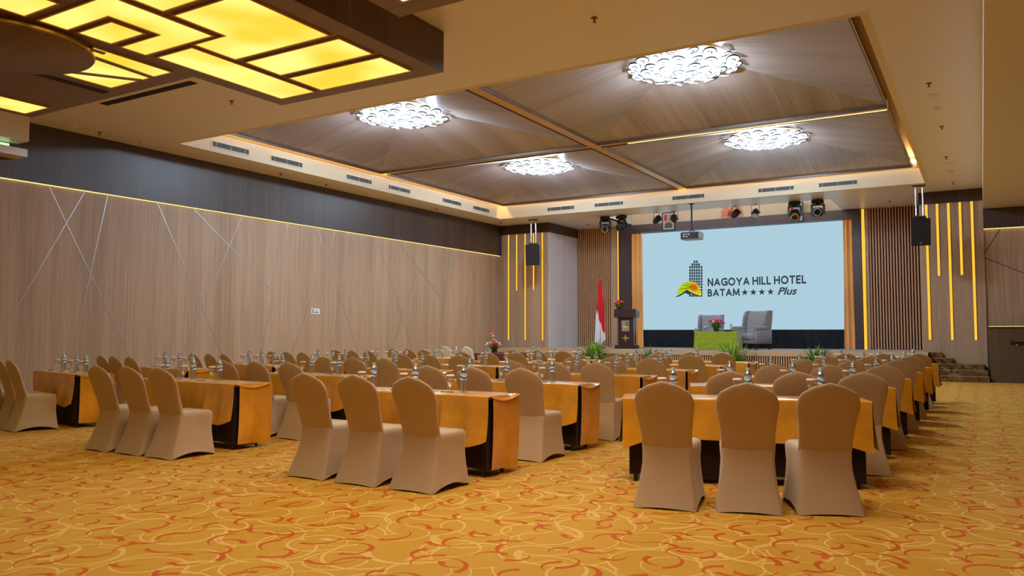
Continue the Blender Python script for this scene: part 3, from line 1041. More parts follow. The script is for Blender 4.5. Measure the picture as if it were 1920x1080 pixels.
# angled right-hand column
for i in range(6):
    rz = R(19)
    o = (-1.79 + .02 * i, 6.93 + 1.85 * i)
    turn = (R(10), R(15), R(24)) if i == 0 else tuple(R(18) + rnd.uniform(-.05, .05) for _ in range(3))
    ch = [(x, y + 1.85 * i, a) for (x, y), a in zip(((-2.07, 5.70), (-1.49, 5.88), (-.96, 6.12)), turn)]
    table_set('R', i, o, rz, 2.06, 'short_ends', ch, [(-.60, .22), (.06, .24), (.70, .30)])

# spare white chairs by the wall
wc = make_chair('white fabric-covered chair standing by the left wall, left one', M['white_cover'], 'spare white chairs by the wall')
wc.location = (-12.05, 16.9, 0)
wc.rotation_euler = (0, 0, R(-20))
dup(wc, (-11.45, 17.0, 0), R(-20), 'white fabric-covered chair by the left wall, right one next to maroon table')

# ------------------------------------------------------------------ chandeliers
def make_chandelier(label):
    t = thing('chandelier', label, 'chandelier', group='petal chandeliers in the ceiling pyramids')
    MB().lathe([(.30, .38), (.84, .27), (.90, .25), (.90, .21), (.86, .20)], 48).build('canopy', M['gold_trim'], t, 40)
    MB().lathe([(.05, .06), (.45, .075), (.75, .11), (.88, .15), (.90, .19), (.86, .20)], 40).build('lamp_bowl', M['chand_light'], t, 50)
    p = MB()
    p.lathe([(.004, -.020), (.07, -.016), (.128, -.004), (.136, .006), (.128, .010)], 18)
    rim = [(.138 * math.cos(R(a)), .138 * math.sin(R(a)), -.004) for a in range(-115, 126, 15)]
    p.tube(rim, [.005 + .012 * math.sin(math.pi * k / (len(rim) - 1)) for k in range(len(rim))], 6, True, 1)
    curl = [(.045 * math.cos(R(a)) - .01, .045 * math.sin(R(a)), -.022) for a in range(-60, 141, 25)]
    p.tube(curl, .010, 5, True, 1)
    pm = p.mesh('petal', [M['petal'], M['matt_black']], 50)
    ph = 0
    for r_, n_, z_, tilt in ((.92, 18, .10, 18), (.66, 14, .05, 14), (.40, 9, .01, 10), (.16, 4, -.02, 6)):
        for k in range(n_):
            a = 2 * math.pi * (k + ph) / n_
            o = ob('petal', pm, t, (r_ * math.cos(a), r_ * math.sin(a), z_))
            o.scale = (.84, .84, .84)
            o.rotation_euler = (0, R(-tilt), a + R(rnd.choice((-70, -30, 20, 60))))
        ph += .5
    ld = bpy.data.lights.new('chandelier_bulb', 'POINT')
    ld.energy, ld.color, ld.shadow_soft_size = CHAND_W, (0.60, 0.80, 1.0), .05
    for a in (45, 135, 225, 315):
        ob('bulb', ld, t, (.52 * math.cos(R(a)), .52 * math.sin(R(a)), -.10))
    ls = bpy.data.lights.new('chandelier_downlight', 'SPOT')
    ls.energy, ls.color, ls.shadow_soft_size = CHAND_W * 4.5, (0.72, 0.87, 1.0), .10
    ls.spot_size, ls.spot_blend = R(160), .6
    ob('downlight', ls, t, (0, 0, -.12))
    return t


names = {(0, 0): 'white petal chandelier in the near left ceiling pyramid', (0, 1): 'white petal chandelier in the far left ceiling pyramid',
         (1, 0): 'white petal chandelier in the near right ceiling pyramid', (1, 1): 'white petal chandelier in the far right ceiling pyramid'}
ch0 = None
for ix, iy, ap in BAYS:
    loc = (ap.x, ap.y, 6.04)
    if ch0 is None:
        ch0 = make_chandelier(names[(ix, iy)])
        ch0.location = loc
    else:
        dup(ch0, loc, R(37 * (ix + 2 * iy)), names[(ix, iy)])


# ------------------------------------------------------------------ air vents, sprinklers, detectors
def make_vent(label):
    t = thing('air_vent', label, 'air vent', group='linear air vents in the ceiling cove')
    MB().box(-.50, .50, .002, .004, -.055, .055).build('duct', M['vent_dark'], t)
    f = MB()
    f.box(-.52, .52, -.012, .004, .055, .075).box(-.52, .52, -.012, .004, -.075, -.055).box(-.52, -.50, -.012, .004, -.055, .055).box(.50, .52, -.012, .004, -.055, .055)
    f.build('frame', M['vent_white'], t)
    blade = MB().prism([(-.5, -.006, -.003), (-.5, .002, .006), (-.5, .002, .002), (-.5, -.006, -.007)], (1.0, 0, 0)).mesh('blade', M['vent_blade'])
    for k in range(6):
        ob('blade', blade, t, (0, 0, -.045 + .018 * k))
    m_ = MB()
    for x in (-.40, 0, .40):
        m_.box(x - .004, x + .004, -.011, .002, -.055, .055)
    m_.build('mullion', M['vent_white'], t)
    return t


v0 = None
N6 = ['nearest', 'second', 'third', 'fourth', 'fifth', 'farthest']
for k, y in enumerate((11.91, 13.58, 16.18, 17.9, 20.55, 22.26)):
    l_ = f'slim air vent in left cove face, {N6[k]} from the camera'
    if v0 is None:
        v0 = make_vent(l_)
        v0.location, v0.rotation_euler = (CX0 + .013, y, 5.45), (0, 0, R(90))
    else:
        dup(v0, (CX0 + .013, y, 5.45), R(90), l_)
N5 = ['leftmost', 'second from left', 'middle', 'second from right', 'rightmost']
for k, x in enumerate((-12.05, -10.3, -7.66, -5.04, -3.36)):
    dup(v0, (x, CY1 - .013, 5.46), 0, f'slim air vent in cove face above stage, {N5[k]}')


def make_sprinkler(label):
    t = thing('sprinkler', label, 'sprinkler', group='ceiling sprinklers')
    MB().lathe([(.045, 0), (.045, -.006), (.015, -.012), (.010, -.045)], 12).build('body', M['brass'], t, 40)
    MB().lathe([(.028, -.055), (.030, -.058), (.004, -.060)], 10).build('deflector', M['brass'], t, 40)
    MB().tube([(-.012, 0, -.045), (-.018, 0, -.052), (0, 0, -.057), (.018, 0, -.052), (.012, 0, -.045)], .003, 5).build('frame_arm', M['brass'], t)
    return t


def make_detector(label):
    t = thing('smoke_detector', label, 'smoke detector', group='ceiling smoke detectors')
    MB().lathe([(.075, 0), (.075, -.012), (.060, -.022)], 18).build('base', M['lid'], t, 40)
    MB().lathe([(.045, -.022), (.048, -.035), (.030, -.045)], 14).build('sensor', M['vent_white'], t, 40)
    return t


sp0 = None
SPR = [(-4.1, 8.95, 'in the open ceiling left of near right pyramid'), (-10.97, 9.06, 'beside the long air slot behind the yellow coffer'), (-14.96, 9.17, 'above left wall, nearest the coffer'),
       (-14.99, 13.92, 'above left wall, second from the coffer'), (-15.04, 15.57, 'above left wall, third from the coffer'), (-14.96, 20.46, 'above left wall, fourth from the coffer'), (-14.89, 24.27, 'above left wall, nearest the stage'),
       (-12.38, 26.29, 'above stage between left pier and slats'), (-.62, 14.07, 'beside right soffit, nearest the camera'), (-.56, 17.2, 'beside right soffit, second from camera'), (-.59, 20.27, 'beside right soffit, third from camera'),
       (-.55, 23.87, 'beside right soffit, nearest the stage'), (-2.3, 26.3, 'above stage near right slats')]
for x, y, w in SPR:
    if sp0 is None:
        sp0 = make_sprinkler('brass ceiling sprinkler ' + w)
        sp0.location = (x, y, ZC)
    else:
        dup(sp0, (x, y, ZC), 0, 'brass ceiling sprinkler ' + w)
dt0 = None
for x, y, w in ((-.57, 15.71, 'near camera beside right soffit'), (-.55, 22.09, 'near stage beside right soffit'), (-14.93, 10.06, 'above left wall near coffer'), (-15.0, 22.35, 'above left wall near stage'), (-14.98, 8.63, 'in left ceiling corner by coffer'), (-14.95, 17.15, 'above middle of left wall')):
    if dt0 is None:
        dt0 = make_detector('round smoke detector ' + w)
        dt0.location = (x, y, ZC)
    else:
        dup(dt0, (x, y, ZC), 0, 'round smoke detector ' + w)
for x, y, w in ((-.6, 14.82, 'nearer the camera'), (-.55, 21.09, 'nearer the stage'), (-14.92, 8.86, 'above left wall beside coffer')):
    o = thing('ceiling_loudspeaker', 'flush round ceiling loudspeaker beside sprinklers, ' + w, 'loudspeaker', (x, y, ZC), 0, 'flush ceiling loudspeakers')
    MB().lathe([(.10, 0), (.10, -.006), (.085, -.010)], 20).build('rim', M['vent_white'], o, 40)
    MB().lathe([(.084, -.004), (.084, -.008)], 20).build('grille_disc', M['lid'], o)

# ------------------------------------------------------------------ video wall with the hotel's sign
YS = 27.70
scr = thing('video_wall', 'large pale blue LED screen showing a hotel logo', 'screen', (-7.36, YS, 0))
S0 = Vector((-7.36, YS, 0))
MB().box(-3.57, 3.57, .02, .10, 1.38, 4.98).build('bezel', M['dark_metal'], scr)
MB().box(-3.56, 3.56, 0, .02, 1.39, 4.97).build('display', M['screen'], scr)


def scr_pt(px, py, lift=.004):
    q = on_y(px, py, YS)
    return (q.x - S0.x, -lift, q.z)


def screen_text(body, x0, x1, ybase, ytop, shear=0.0, bold=.012):
    a, b = scr_pt(x0, ybase), scr_pt(x1, ybase)
    top = scr_pt(x0, ytop)
    cu = bpy.data.curves.new('screen_text', 'FONT')
    cu.body = body
    cu.size = 1.0
    cu.shear = shear
    cu.offset = bold
    cu.resolution_u = 4
    cu.materials.append(M['ink'])
    o = ob('screen_text', cu, scr)
    bpy.context.view_layer.update()
    bb = [Vector(c_) for c_ in o.bound_box]
    w_ = max(c_.x for c_ in bb) - min(c_.x for c_ in bb)
    cap = .70
    sx = (b[0] - a[0]) / w_
    sz = (top[2] - a[2]) / cap
    o.scale = (sx, sz, 1)
    o.rotation_euler = (R(90), 0, 0)
    o.location = (a[0] - min(c_.x for c_ in bb) * sx, -.004, a[2])
    return o


def ell(cx, cy, rx, ry, a0, a1, n_=14):
    return [(cx + rx * math.cos(R(a0 + (a1 - a0) * k / n_)), cy + ry * math.sin(R(a0 + (a1 - a0) * k / n_))) for k in range(n_ + 1)]


GLYPH = {'N': (.66, [[(0, 0), (0, 1)], [(0, 1), (.66, 0)], [(.66, 0), (.66, 1)]]), 'A': (.74, [[(0, 0), (.37, 1)], [(.37, 1), (.74, 0)], [(.15, .30), (.59, .30)]]),
         'G': (.74, [ell(.46, .5, .46, .5, 42, 318), [(.80, .10), (.80, .46)], [(.80, .46), (.50, .46)]]), 'O': (.88, [ell(.44, .5, .44, .5, 0, 360, 24)]),
         'Y': (.70, [[(0, 1), (.35, .45)], [(.70, 1), (.35, .45)], [(.35, .45), (.35, 0)]]), 'H': (.64, [[(0, 0), (0, 1)], [(.64, 0), (.64, 1)], [(0, .52), (.64, .52)]]),
         'I': (.0, [[(0, 0), (0, 1)]]), 'L': (.42, [[(0, 1), (0, 0)], [(0, 0), (.42, 0)]]), 'T': (.60, [[(0, 1), (.60, 1)], [(.30, 1), (.30, 0)]]),
         'E': (.44, [[(0, 0), (0, 1)], [(0, 1), (.44, 1)], [(0, .52), (.40, .52)], [(0, 0), (.44, 0)]]),
         'B': (.52, [[(0, 0), (0, 1)], [(0, 1), (.26, 1)] + ell(.26, .76, .20, .24, 90, -90, 8) + [(0, .52)], [(0, .52), (.30, .52)] + ell(.30, .26, .24, .26, 90, -90, 8) + [(0, 0)]]),
         'M': (.86, [[(0, 0), (.06, 1)], [(.06, 1), (.43, .12)], [(.43, .12), (.80, 1)], [(.80, 1), (.86, 0)]])}


def screen_letters(body, x0, x1, ybase, ytop, wt=.205):
    """bold capitals drawn as flat strokes"""
    b = MB()
    pen = wt / 2
    for ch_ in body:
        if ch_ == ' ':
            pen += .30
            continue
        adv, strokes = GLYPH[ch_]
        for pl in strokes:
            for (ax, ay), (bx, by) in zip(pl, pl[1:]):
                p_, q_ = Vector((ax, wt / 2 + ay * (1 - wt))), Vector((bx, wt / 2 + by * (1 - wt)))
                d_ = (q_ - p_).normalized()
                n_ = Vector((-d_.y, d_.x)) * wt / 2
                e_ = d_ * wt * (.5 if len(pl) == 2 else .12)
                if len(pl) == 2 and abs(d_.y) > .3 and abs(d_.x) > .1:
                    e_ = d_ * wt * .3
                b.add([(pen + v_.x, 0, v_.y) for v_ in (p_ - e_ - n_, q_ + e_ - n_, q_ + e_ + n_, p_ - e_ + n_)], [(0, 1, 2, 3)])
        pen += adv + wt + .13
    wid = pen - .13 - wt / 2
    a, c2, top = scr_pt(x0, ybase), scr_pt(x1, ybase), scr_pt(x0, ytop)
    o = b.build('screen_lettering', M['ink'], scr)
    o.location = (a[0], -.004, a[2])
    o.scale = ((c2[0] - a[0]) / wid, 1, top[2] - a[2])
    return o


screen_letters('NAGOYA HILL HOTEL', 1327, 1512, 537.0, 522.0)
screen_letters('BATAM', 1327, 1387, 556.3, 542.3)
screen_text('Plus', 1458, 1495, 552.5, 539.0, .35, .022)
st = MB()
for px, py in ((1396.5, 548.3), (1412.5, 548.0), (1428.5, 547.6), (1444.8, 547.2)):
    c_ = Vector(scr_pt(px, py))
    k_ = (scr_pt(px + 1, py)[0] - c_.x)
    pts = []
    for i in range(10):
        r_ = (7.0 if i % 2 == 0 else 2.8) * k_
        a = R(90 + 36 * i)
        pts.append((c_.x + r_ * math.cos(a), c_.y, c_.z + r_ * math.sin(a)))
    for i in range(10):
        st.add([tuple(c_), pts[i], pts[(i + 1) % 10]], [(0, 2, 1)])
st.build('star_row', M['ink'], scr)


def logo_poly(pts, lift):
    return [scr_pt(1260 + x / 12.0, 480 + y / 12.0, lift) for x, y in pts]


tw = MB()
colx, rowy = (407, 458, 508, 560, 610, 665), (130, 193, 252, 322, 386, 450, 515, 577, 638, 700, 765, 830, 890)
for j, y in enumerate(rowy):
    for i, x in enumerate(colx):
        if (j == 0 and i not in (2, 3)) or (j == 1 and i in (0, 5)):
            continue
        tw.poly(logo_poly([(x - 20, y - 26), (x + 20, y - 26), (x + 20, y + 26), (x - 20, y + 26)], .004))
tw.build('logo_tower', M['ink'], scr)
arch = [(118, 880), (120, 830), (136, 770), (166, 708), (216, 650), (288, 600), (370, 578), (440, 575), (500, 588), (560, 625), (610, 680), (640, 740), (655, 800), (660, 860), (655, 905), (560, 885), (480, 850), (430, 815), (380, 790), (340, 765), (290, 790), (250, 820), (190, 850)]
ctr = (400, 760)
ga, ya = MB(), MB()
for i in range(len(arch)):
    a, b = arch[i], arch[(i + 1) % len(arch)]
    (ga if (a[0] + b[0]) / 2 < 372 else ya).poly(logo_poly([ctr, a, b], .006))
ga.build('logo_hill', M['ink_green'], scr)
ya.build('logo_glow', M['ink_yellow'], scr)
ry = MB()
for a, l_ in [(100, 120), (125, 150), (148, 200), (168, 270), (188, 330), (205, 110), (222, 100), (245, 110), (268, 120), (290, 130), (312, 180), (333, 190), (355, 140), (20, 110), (45, 110), (72, 110)]:
    d = Vector((math.cos(R(a)), -math.sin(R(a))))
    q = Vector((-d.y, d.x))
    c_ = Vector((492, 700))
    ry.poly(logo_poly([tuple(c_ + q * 12), tuple(c_ - q * 12), tuple(c_ + d * l_ - q * 5), tuple(c_ + d * l_ + q * 5)], .008))
ry.build('logo_rays', M['ink_ray'], scr)
MB().poly(logo_poly([(492 + 54 * math.cos(R(a)), 700 + 54 * math.sin(R(a))) for a in range(0, 360, 18)], .010)).build('logo_sun', M['ink_red'], scr)
mt = MB()
ridge = [(70, 922), (150, 880), (230, 835), (300, 782), (340, 757), (385, 790), (430, 812), (500, 850), (600, 882), (690, 908)]
under = [(80, 924), (160, 912), (235, 870), (305, 830), (330, 850), (390, 872), (440, 848), (490, 884), (600, 904), (690, 910)]
for i in range(len(ridge) - 1):
    mt.poly(logo_poly([ridge[i], ridge[i + 1], under[i + 1], under[i]], .009))
mt.build('logo_ridge', M['ink'], scr)


def drape(name, x0, x1, y, z0, z1, mat, folds, amp, label, cat, flare=0.0):
    b = MB()
    rings = []
    nu = folds * 8
    for i in range(13):
        v = i / 12
        row = []
        for k in range(nu + 1):
            u = k / nu
            xm = (x0 + x1) / 2
            x = x0 + (x1 - x0) * u
            x = xm + (x - xm) * (1 + flare * v * v)
            row.append((x, y + amp * (.6 + .4 * v) * math.sin(2 * math.pi * folds * u + .4 * math.sin(5 * v)), z1 + (z0 - z1) * v))
        rings.append(row)
    b.loft(rings, False)
    o = b.build(name, mat, None, 60)
    return tag(o, label, cat)


drape('stage_curtain', -11.22, -10.72, 27.50, SZ + .014, 4.97, M['curtain'], 3, .06, 'gold stage curtain left of the screen', 'curtain', .12)
drape('stage_curtain', -3.80, -3.36, 27.50, SZ + .014, 4.97, M['curtain'], 3, .06, 'gold stage curtain right of the screen', 'curtain', .18)
drape('stage_skirt', -10.95, -3.74, 27.62, SZ + .014, 1.40, M['black_cloth'], 26, .02, 'black cloth hung below the screen', 'drape')

# ------------------------------------------------------------------ lectern, flag, stage furniture
L = thing('lectern', 'dark mahogany lectern with metal plaque and gold star', 'lectern', (-10.22, 24.62, SZ + .012), R(8))
MB().bbox(-.36, .36, -.04, .44, 0, .12, .01).build('base', M['mahogany'], L)
MB().box(-.26, .26, .03, .40, .12, 1.04).build('body', M['mahogany'], L)
MB().prism([(-.37, -.06, 1.04), (-.37, .46, 1.04), (-.37, .46, 1.24), (-.37, -.06, 1.32)], (.74, 0, 0)).build('reading_desk', M['mahogany'], L)
pm_ = MB().tube([(0, 0, .12), (0, 0, 1.04)], .013, 10).mesh('post', M['silver'], 40)
for x in (-.30, .30):
    for y in (.0, .40):
        ob('post', pm_, L, (x, y, 0))
pl = MB().box(-.13, .13, .022, .03, .58, .94).build('plaque', M['silver'], L)
MB().box(.01, .10, .018, .022, .76, .90).build('plaque_tower', M['leaf'], pl)
MB().prism([(-.09 + .09 * (1 - math.cos(R(a))), .022, .69 + .07 * math.sin(R(a))) for a in range(0, 181, 20)], (0, -.004, 0)).build('plaque_hill', M['orange'], pl)
star = [(0, .13), (.03, .03), (.16, 0), (.03, -.03), (0, -.13), (-.03, -.03), (-.16, 0), (-.03, .03)]
MB().prism([(x, .03, .36 + z) for x, z in star[::-1]], (0, -.012, 0)).build('gold_star', M['emblem_gold'], L)

F = thing('flag', 'red and white flag hanging from a pole on the stage', 'flag', (-11.18, 24.72, SZ + .012))
MB().lathe([(.16, 0), (.16, .02), (.05, .05), (.022, .09)], 20).build('base', M['pot'], F, 40)
MB().tube([(0, 0, .05), (0, 0, 2.40)], .014, 8).blob((0, 0, 2.43), .03).build('pole', M['brass'], F, 40)
b = MB()
nu, nv = 24, 30
rows = []
for i in range(nv + 1):
    v = i / nv
    row = []
    for k in range(nu + 1):
        u = -1 + 2 * k / nu
        w_ = .03 + .17 * v ** .7
        hem = 2.24 - .07 * u - .30 * (u if u > 0 else -u) * .6
        z = 2.34 - v * hem + .0
        row.append((u * w_ + .02, -.02 + .05 * v * math.sin(u * 9 + 1.2 * v), z))
    rows.append(row)
for i in range(nv):
    for k in range(nu):
        q = [rows[i][k], rows[i + 1][k], rows[i + 1][k + 1], rows[i][k + 1]]
        u = -1 + 2 * (k + .5) / nu
        zc = sum(p[2] for p in q) / 4
        b.add(q, [(0, 1, 2, 3)], 0 if zc > .86 - .47 * u else 1)
b.build('flag_cloth', [M['flag_red'], M['flag_white']], F, 60)

T = thing('coffee_table', 'low stage table between two grey armchairs', 'table', (-7.21, 24.66, SZ + .012))
MB().box(-.62, .62, .03, .58, .52, .56).build('tabletop', M['table_board'], T)
lg = MB().box(-.02, .02, -.02, .02, 0, .52).mesh('leg', M['black'])
for x in (-.56, .56):
    for y in (.09, .52):
        ob('leg', lg, T, (x, y, 0))
b = MB()
def rrect(hx, y0, y1, n_=10):
    p = []
    for a, c_ in (((-hx, y0), (hx, y0)), ((hx, y0), (hx, y1)), ((hx, y1), (-hx, y1)), ((-hx, y1), (-hx, y0))):
        for k in range(n_):
            p.append((a[0] + (c_[0] - a[0]) * k / n_, a[1] + (c_[1] - a[1]) * k / n_))
    return p
rings = []
for i in range(8):
    v = i / 7
    rings.append([(x * (1 + .05 * v) + .008 * v * math.sin(k * 1.9), (y - .3) * (1 + .05 * v) + .3 + .008 * v * math.cos(k * 2.3), .575 - .565 * v) for k, (x, y) in enumerate(rrect(.66, 0, .62))])
b.loft(rings, True, True)
tag(ob('tablecloth', b.mesh('tablecloth', M['green_cloth'], 60), None, (-7.21, 24.64, SZ + .012)), 'lime green cloth covering the low stage table', 'tablecloth')


def make_armchair(label, loc, rz):
    t = thing('armchair', label, 'armchair', loc, rz, 'grey wingback armchairs on stage')
    m_ = M['armchair']
    MB().bbox(-.29, .29, -.36, .24, .26, .47, .03).build('seat', m_, t, 50)
    MB().bbox(-.40, .40, -.34, .38, .17, .27, .015).build('apron', m_, t, 50)
    bk = MB()
    rings = []
    for z, y, th, w_ in ((.42, .20, .16, .30), (.60, .235, .15, .315), (.80, .275, .14, .325), (1.00, .315, .12, .33), (1.09, .335, .10, .33), (1.12, .345, .05, .31)):
        rings.append([(u * w_, y + v_ * th, z) for u, v_ in round_rect(4, .25)])
    bk.loft(rings, True, True, True)
    bk.build('backrest', m_, t, 50)
    for s_ in (-1, 1):
        w = MB()
        rings = []
        for z, y0, y1 in ((.60, .10, .36), (.70, .02, .38), (.90, .06, .41), (1.06, .12, .43), (1.13, .22, .43)):
            rings.append([(s_ * (.36 + u * .045), (y0 + y1) / 2 + v_ * (y1 - y0) / 2, z) for u, v_ in round_rect(3, .35)])
        w.loft(rings, True, True, True)
        w.build('wing', m_, t, 50)
        a_ = MB()
        a_.bbox(s_ * .36 - .055, s_ * .36 + .055, -.36, .36, .20, .60, .02)
        a_.tube([(s_ * .37, -.38, .60), (s_ * .37, .20, .62)], .065, 12)
        a_.build('armrest', m_, t, 50)
    leg = MB().loft([[(-.018, -.018, 0), (.018, -.018, 0), (.018, .018, 0), (-.018, .018, 0)], [(-.03, -.03, .18), (.03, -.03, .18), (.03, .03, .18), (-.03, .03, .18)]], True, True, True).mesh('leg', M['black'])
    for x, y in ((-.34, -.29), (.34, -.29), (-.34, .32), (.34, .32)):
        ob('leg', leg, t, (x, y, 0))
    return t


make_armchair('grey wingback armchair half hidden behind the green table', (-7.72, 25.75, SZ + .012), R(4))
make_armchair('grey wingback armchair turned sideways, right of the green table', (-6.34, 25.80, SZ + .012), R(-24)).scale = (1.1, 1.1, 1.1)
zst = SZ + .012 + .577
dup(proto['bottle'], (-7.62, 24.90, zst), 0, 'water bottle on left end of green stage table', 'bottles on the stage table')
dup(proto['bottle'], (-6.78, 24.90, zst), 0, 'water bottle on right end of green stage table', 'bottles on the stage table')
dup(proto['goblet'], (-7.50, 24.80, zst), 0, 'goblet on left part of green stage table', 'goblets on the stage table')
dup(proto['goblet'], (-6.67, 24.88, zst), 0, 'goblet on right end of green stage table', 'goblets on the stage table')


# ------------------------------------------------------------------ flowers and plants
def leaf(b, base, d, length, width, droop, mi=0):
    d = Vector(d).normalized()
    side = d.cross(Vector((0, 0, 1)))
    side = side.normalized() if side.length > .05 else Vector((1, 0, 0))
    L_, R_ = [], []
    p = Vector(base)
    for k in range(6):
        t = k / 5
        q = p + d * length * t + Vector((0, 0, -droop * length * t * t))
        w_ = width * math.sin(math.pi * min(.97, .12 + .86 * t)) + .001
        L_.append(q + side * w_)
        R_.append(q - side * w_)
    n_ = len(b.v)
    b.add(L_ + R_, [(k, 6 + k, 7 + k, k + 1) for k in range(5)], mi)


def bouquet(name, label, loc, rx, h, flowers, seed, spike=False, vase_h=.10):
    r_ = random.Random(seed)
    t = thing(name, label, 'flowers', loc)
    MB().lathe([(.06, 0), (.08, vase_h * .5), (.07, vase_h)], 14).build('bowl', M['pot'], t, 40)
    b = MB()
    for k in range(60):
        a = r_.uniform(0, 2 * math.pi)
        e = r_.uniform(.25, 1.2)
        leaf(b, (0, 0, vase_h * .8), (math.cos(a) * math.cos(e), math.sin(a) * math.cos(e), math.sin(e)), r_.uniform(.6, 1.0) * (rx * math.cos(e) + h * .6 * math.sin(e)), .030, r_.uniform(.0, .22), r_.choice((0, 0, 1)))
    b.build('foliage', [M['leaf'], M['leaf3']], t)
    n_ = len(flowers)
    fm = {}
    for k, f in enumerate(flowers):
        if f not in fm:
            fb = MB()
            for j in range(7):
                a = 2 * math.pi * j / 7
                leaf(fb, (0, 0, 0), (math.cos(a), math.sin(a), .55), .05, .020, .25)
            fb.blob((0, 0, .018), .024, 8, 5)
            fm[f] = fb.mesh('flower', M[f], 60)
        a = 2.399 * k
        q = math.sqrt((k + .5) / n_)
        x, y = q * rx * .8 * math.cos(a), q * rx * .8 * math.sin(a)
        z = vase_h + (h - vase_h) * (.55 + .45 * (1 - q * q))
        if spike and k < 4:
            x, y, z = -.03 - .03 * k, 0, h + .06 + .075 * k
        o = ob('flower', fm[f], t, (x, y, z))
        s_ = r_.uniform(1.3, 1.9)
        o.scale = (s_, s_, s_)
        o.rotation_euler = (r_.uniform(-.4, .4), r_.uniform(-.4, .4), a)
    if spike:
        MB().tube([(0, 0, vase_h), (-.03, 0, h), (-.12, 0, h + .30)], .006, 5).build('stem', M['leaf'], t)
    return t


bouquet('flower_arrangement', 'pink flower arrangement on the green stage table', (-7.26, 24.92, zst), .33, .36, ['pink'] * 14 + ['coral', 'cream_petal', 'violet', 'cream_petal', 'pink', 'coral', 'pink', 'violet'], 3)
bouquet('flower_arrangement', 'red and orange flowers on the lectern top', (-10.44, 24.62, SZ + 1.335), .24, .24, ['red', 'orange', 'red', 'orange', 'pink', 'red', 'orange', 'pink', 'red', 'orange', 'pink', 'red'], 5, False, .04)
bouquet('flower_arrangement', 'coral flower arrangement on the maroon side table', (-11.38, 18.25, .762), .23, .28, ['coral', 'cream_petal', 'coral', 'red', 'coral', 'violet', 'coral', 'cream_petal', 'coral', 'violet', 'red', 'coral', 'cream_petal', 'coral'], 9, True)

mt_ = thing('side_table', 'maroon draped side table by the left wall', 'table', (-11.2, 18.2, 0))
MB().box(-.75, .75, -.22, .28, .70, .73).build('tabletop', M['table_board'], mt_)
for x in (-.68, .68):
    for y in (-.16, .22):
        ob('leg', lg, mt_, (x, y, .18))
b = MB()
rings = []
for i in range(7):
    v = i / 6
    rings.append([(x * (1 + .02 * v) + .012 * v * math.sin(k * 2.1), (y - .03) * (1 + .04 * v) + .03 + .012 * v * math.cos(k * 1.7), .742 - .70 * v) for k, (x, y) in enumerate(rrect(.77, -.24, .30))])
b.loft(rings, True, True)
tag(ob('tablecloth', b.mesh('tablecloth', M['maroon'], 60), None, (-11.2, 18.2, 0)), 'maroon cloth over the side table by left wall', 'tablecloth')


def plant(label, loc, seed, h, spread, n_, mats, width=.022, droop=1.3):
    r_ = random.Random(seed)
    t = thing('potted_plant', label, 'plant', loc, 0, 'plants along the stage front')
    MB().lathe([(.13, 0), (.17, .30), (.18, .32), (.16, .32)], 18).build('pot', M['pot'], t, 40)
    b = MB()
    for k in range(n_):
        a = r_.uniform(0, 2 * math.pi)
        e = r_.uniform(.35, 1.4)
        ln = r_.uniform(.65, 1.05) * (spread * math.cos(e) + (h - .3) * math.sin(e) * 1.1)
        d = (math.cos(a) * math.cos(e), math.sin(a) * math.cos(e) * .8, math.sin(e))
        leaf(b, (.05 * math.cos(a), .05 * math.sin(a), .30), d, ln, width, droop * r_.uniform(.2, 1) * math.cos(e), r_.choice((0, 0, 1)))
    b.build('foliage', mats, t)
    return t


plant('bushy green fern in front of the stage below the flag', (-10.95, 23.75, 0), 1, 1.05, .75, 190, [M['leaf3'], M['leaf']], .020)
plant('spreading silvery plant in front of the stage right of lectern', (-8.95, 23.75, 0), 2, .80, .75, 150, [M['leaf'], M['leaf2']], .018)
plant('bright green palm in front of the green stage table', (-6.43, 23.75, 0), 3, 1.10, .70, 170, [M['leaf3'], M['leaf']], .020)
plant('dark green leafy plant in front of the stage at right', (-4.05, 23.75, 0), 4, .92, .65, 150, [M['leaf'], M['leaf2']], .024)

# ------------------------------------------------------------------ lights, projector, speakers, pictures over the stage
YH = 24.84
def moving_head(label, x, rz, tilt):
    t = thing('moving_head_light', label, 'stage light', (x, YH, ZC), rz, 'moving head lights above the stage')
    MB().bbox(-.17, .17, -.12, .12, -.13, -.02, .02).build('base', M['black'], t, 40)
    MB().box(-.03, .03, -.02, .02, -.02, 0).build('clamp', M['dark_metal'], t)
    MB().tube([(0, 0, -.13), (0, 0, -.17)], .07, 12).build('pan_collar', M['black'], t, 40)
    arm = MB().bbox(-.03, .03, -.06, .06, -.47, -.15, .02).mesh('yoke_arm', M['black'], 40)
    for s_ in (-1, 1):
        ob('yoke_arm', arm, t, (s_ * .17, 0, 0))
    MB().bbox(-.19, .19, -.05, .05, -.19, -.15, .015).build('yoke_bridge', M['black'], t, 40)
    hd = MB()
    rings = []
    for y, k_ in ((-.20, .11), (-.18, .135), (-.05, .14), (.10, .125), (.16, .09)):
        rings.append([(k_ * u, y, k_ * v_) for u, v_ in round_rect(3, .45)])
    hd.loft(rings, True, True, True)
    h_ = hd.build('head', M['black'], t, 40)
    h_.location = (0, 0, -.40)
    h_.rotation_euler = (tilt, 0, 0)
    rg = MB()
    rg.loft([[(r__ * math.cos(R(a)), y, r__ * math.sin(R(a))) for a in range(0, 360, 20)] for r__, y in ((.105, -.200), (.115, -.215), (.095, -.220), (.090, -.203))], True)
    rg.build('lens_ring', M['chrome'], h_, 40)
    MB().poly([(.09 * math.cos(R(a)), -.208, .09 * math.sin(R(a))) for a in range(360, 0, -20)]).build('lens', M['lens'], h_)
    return t


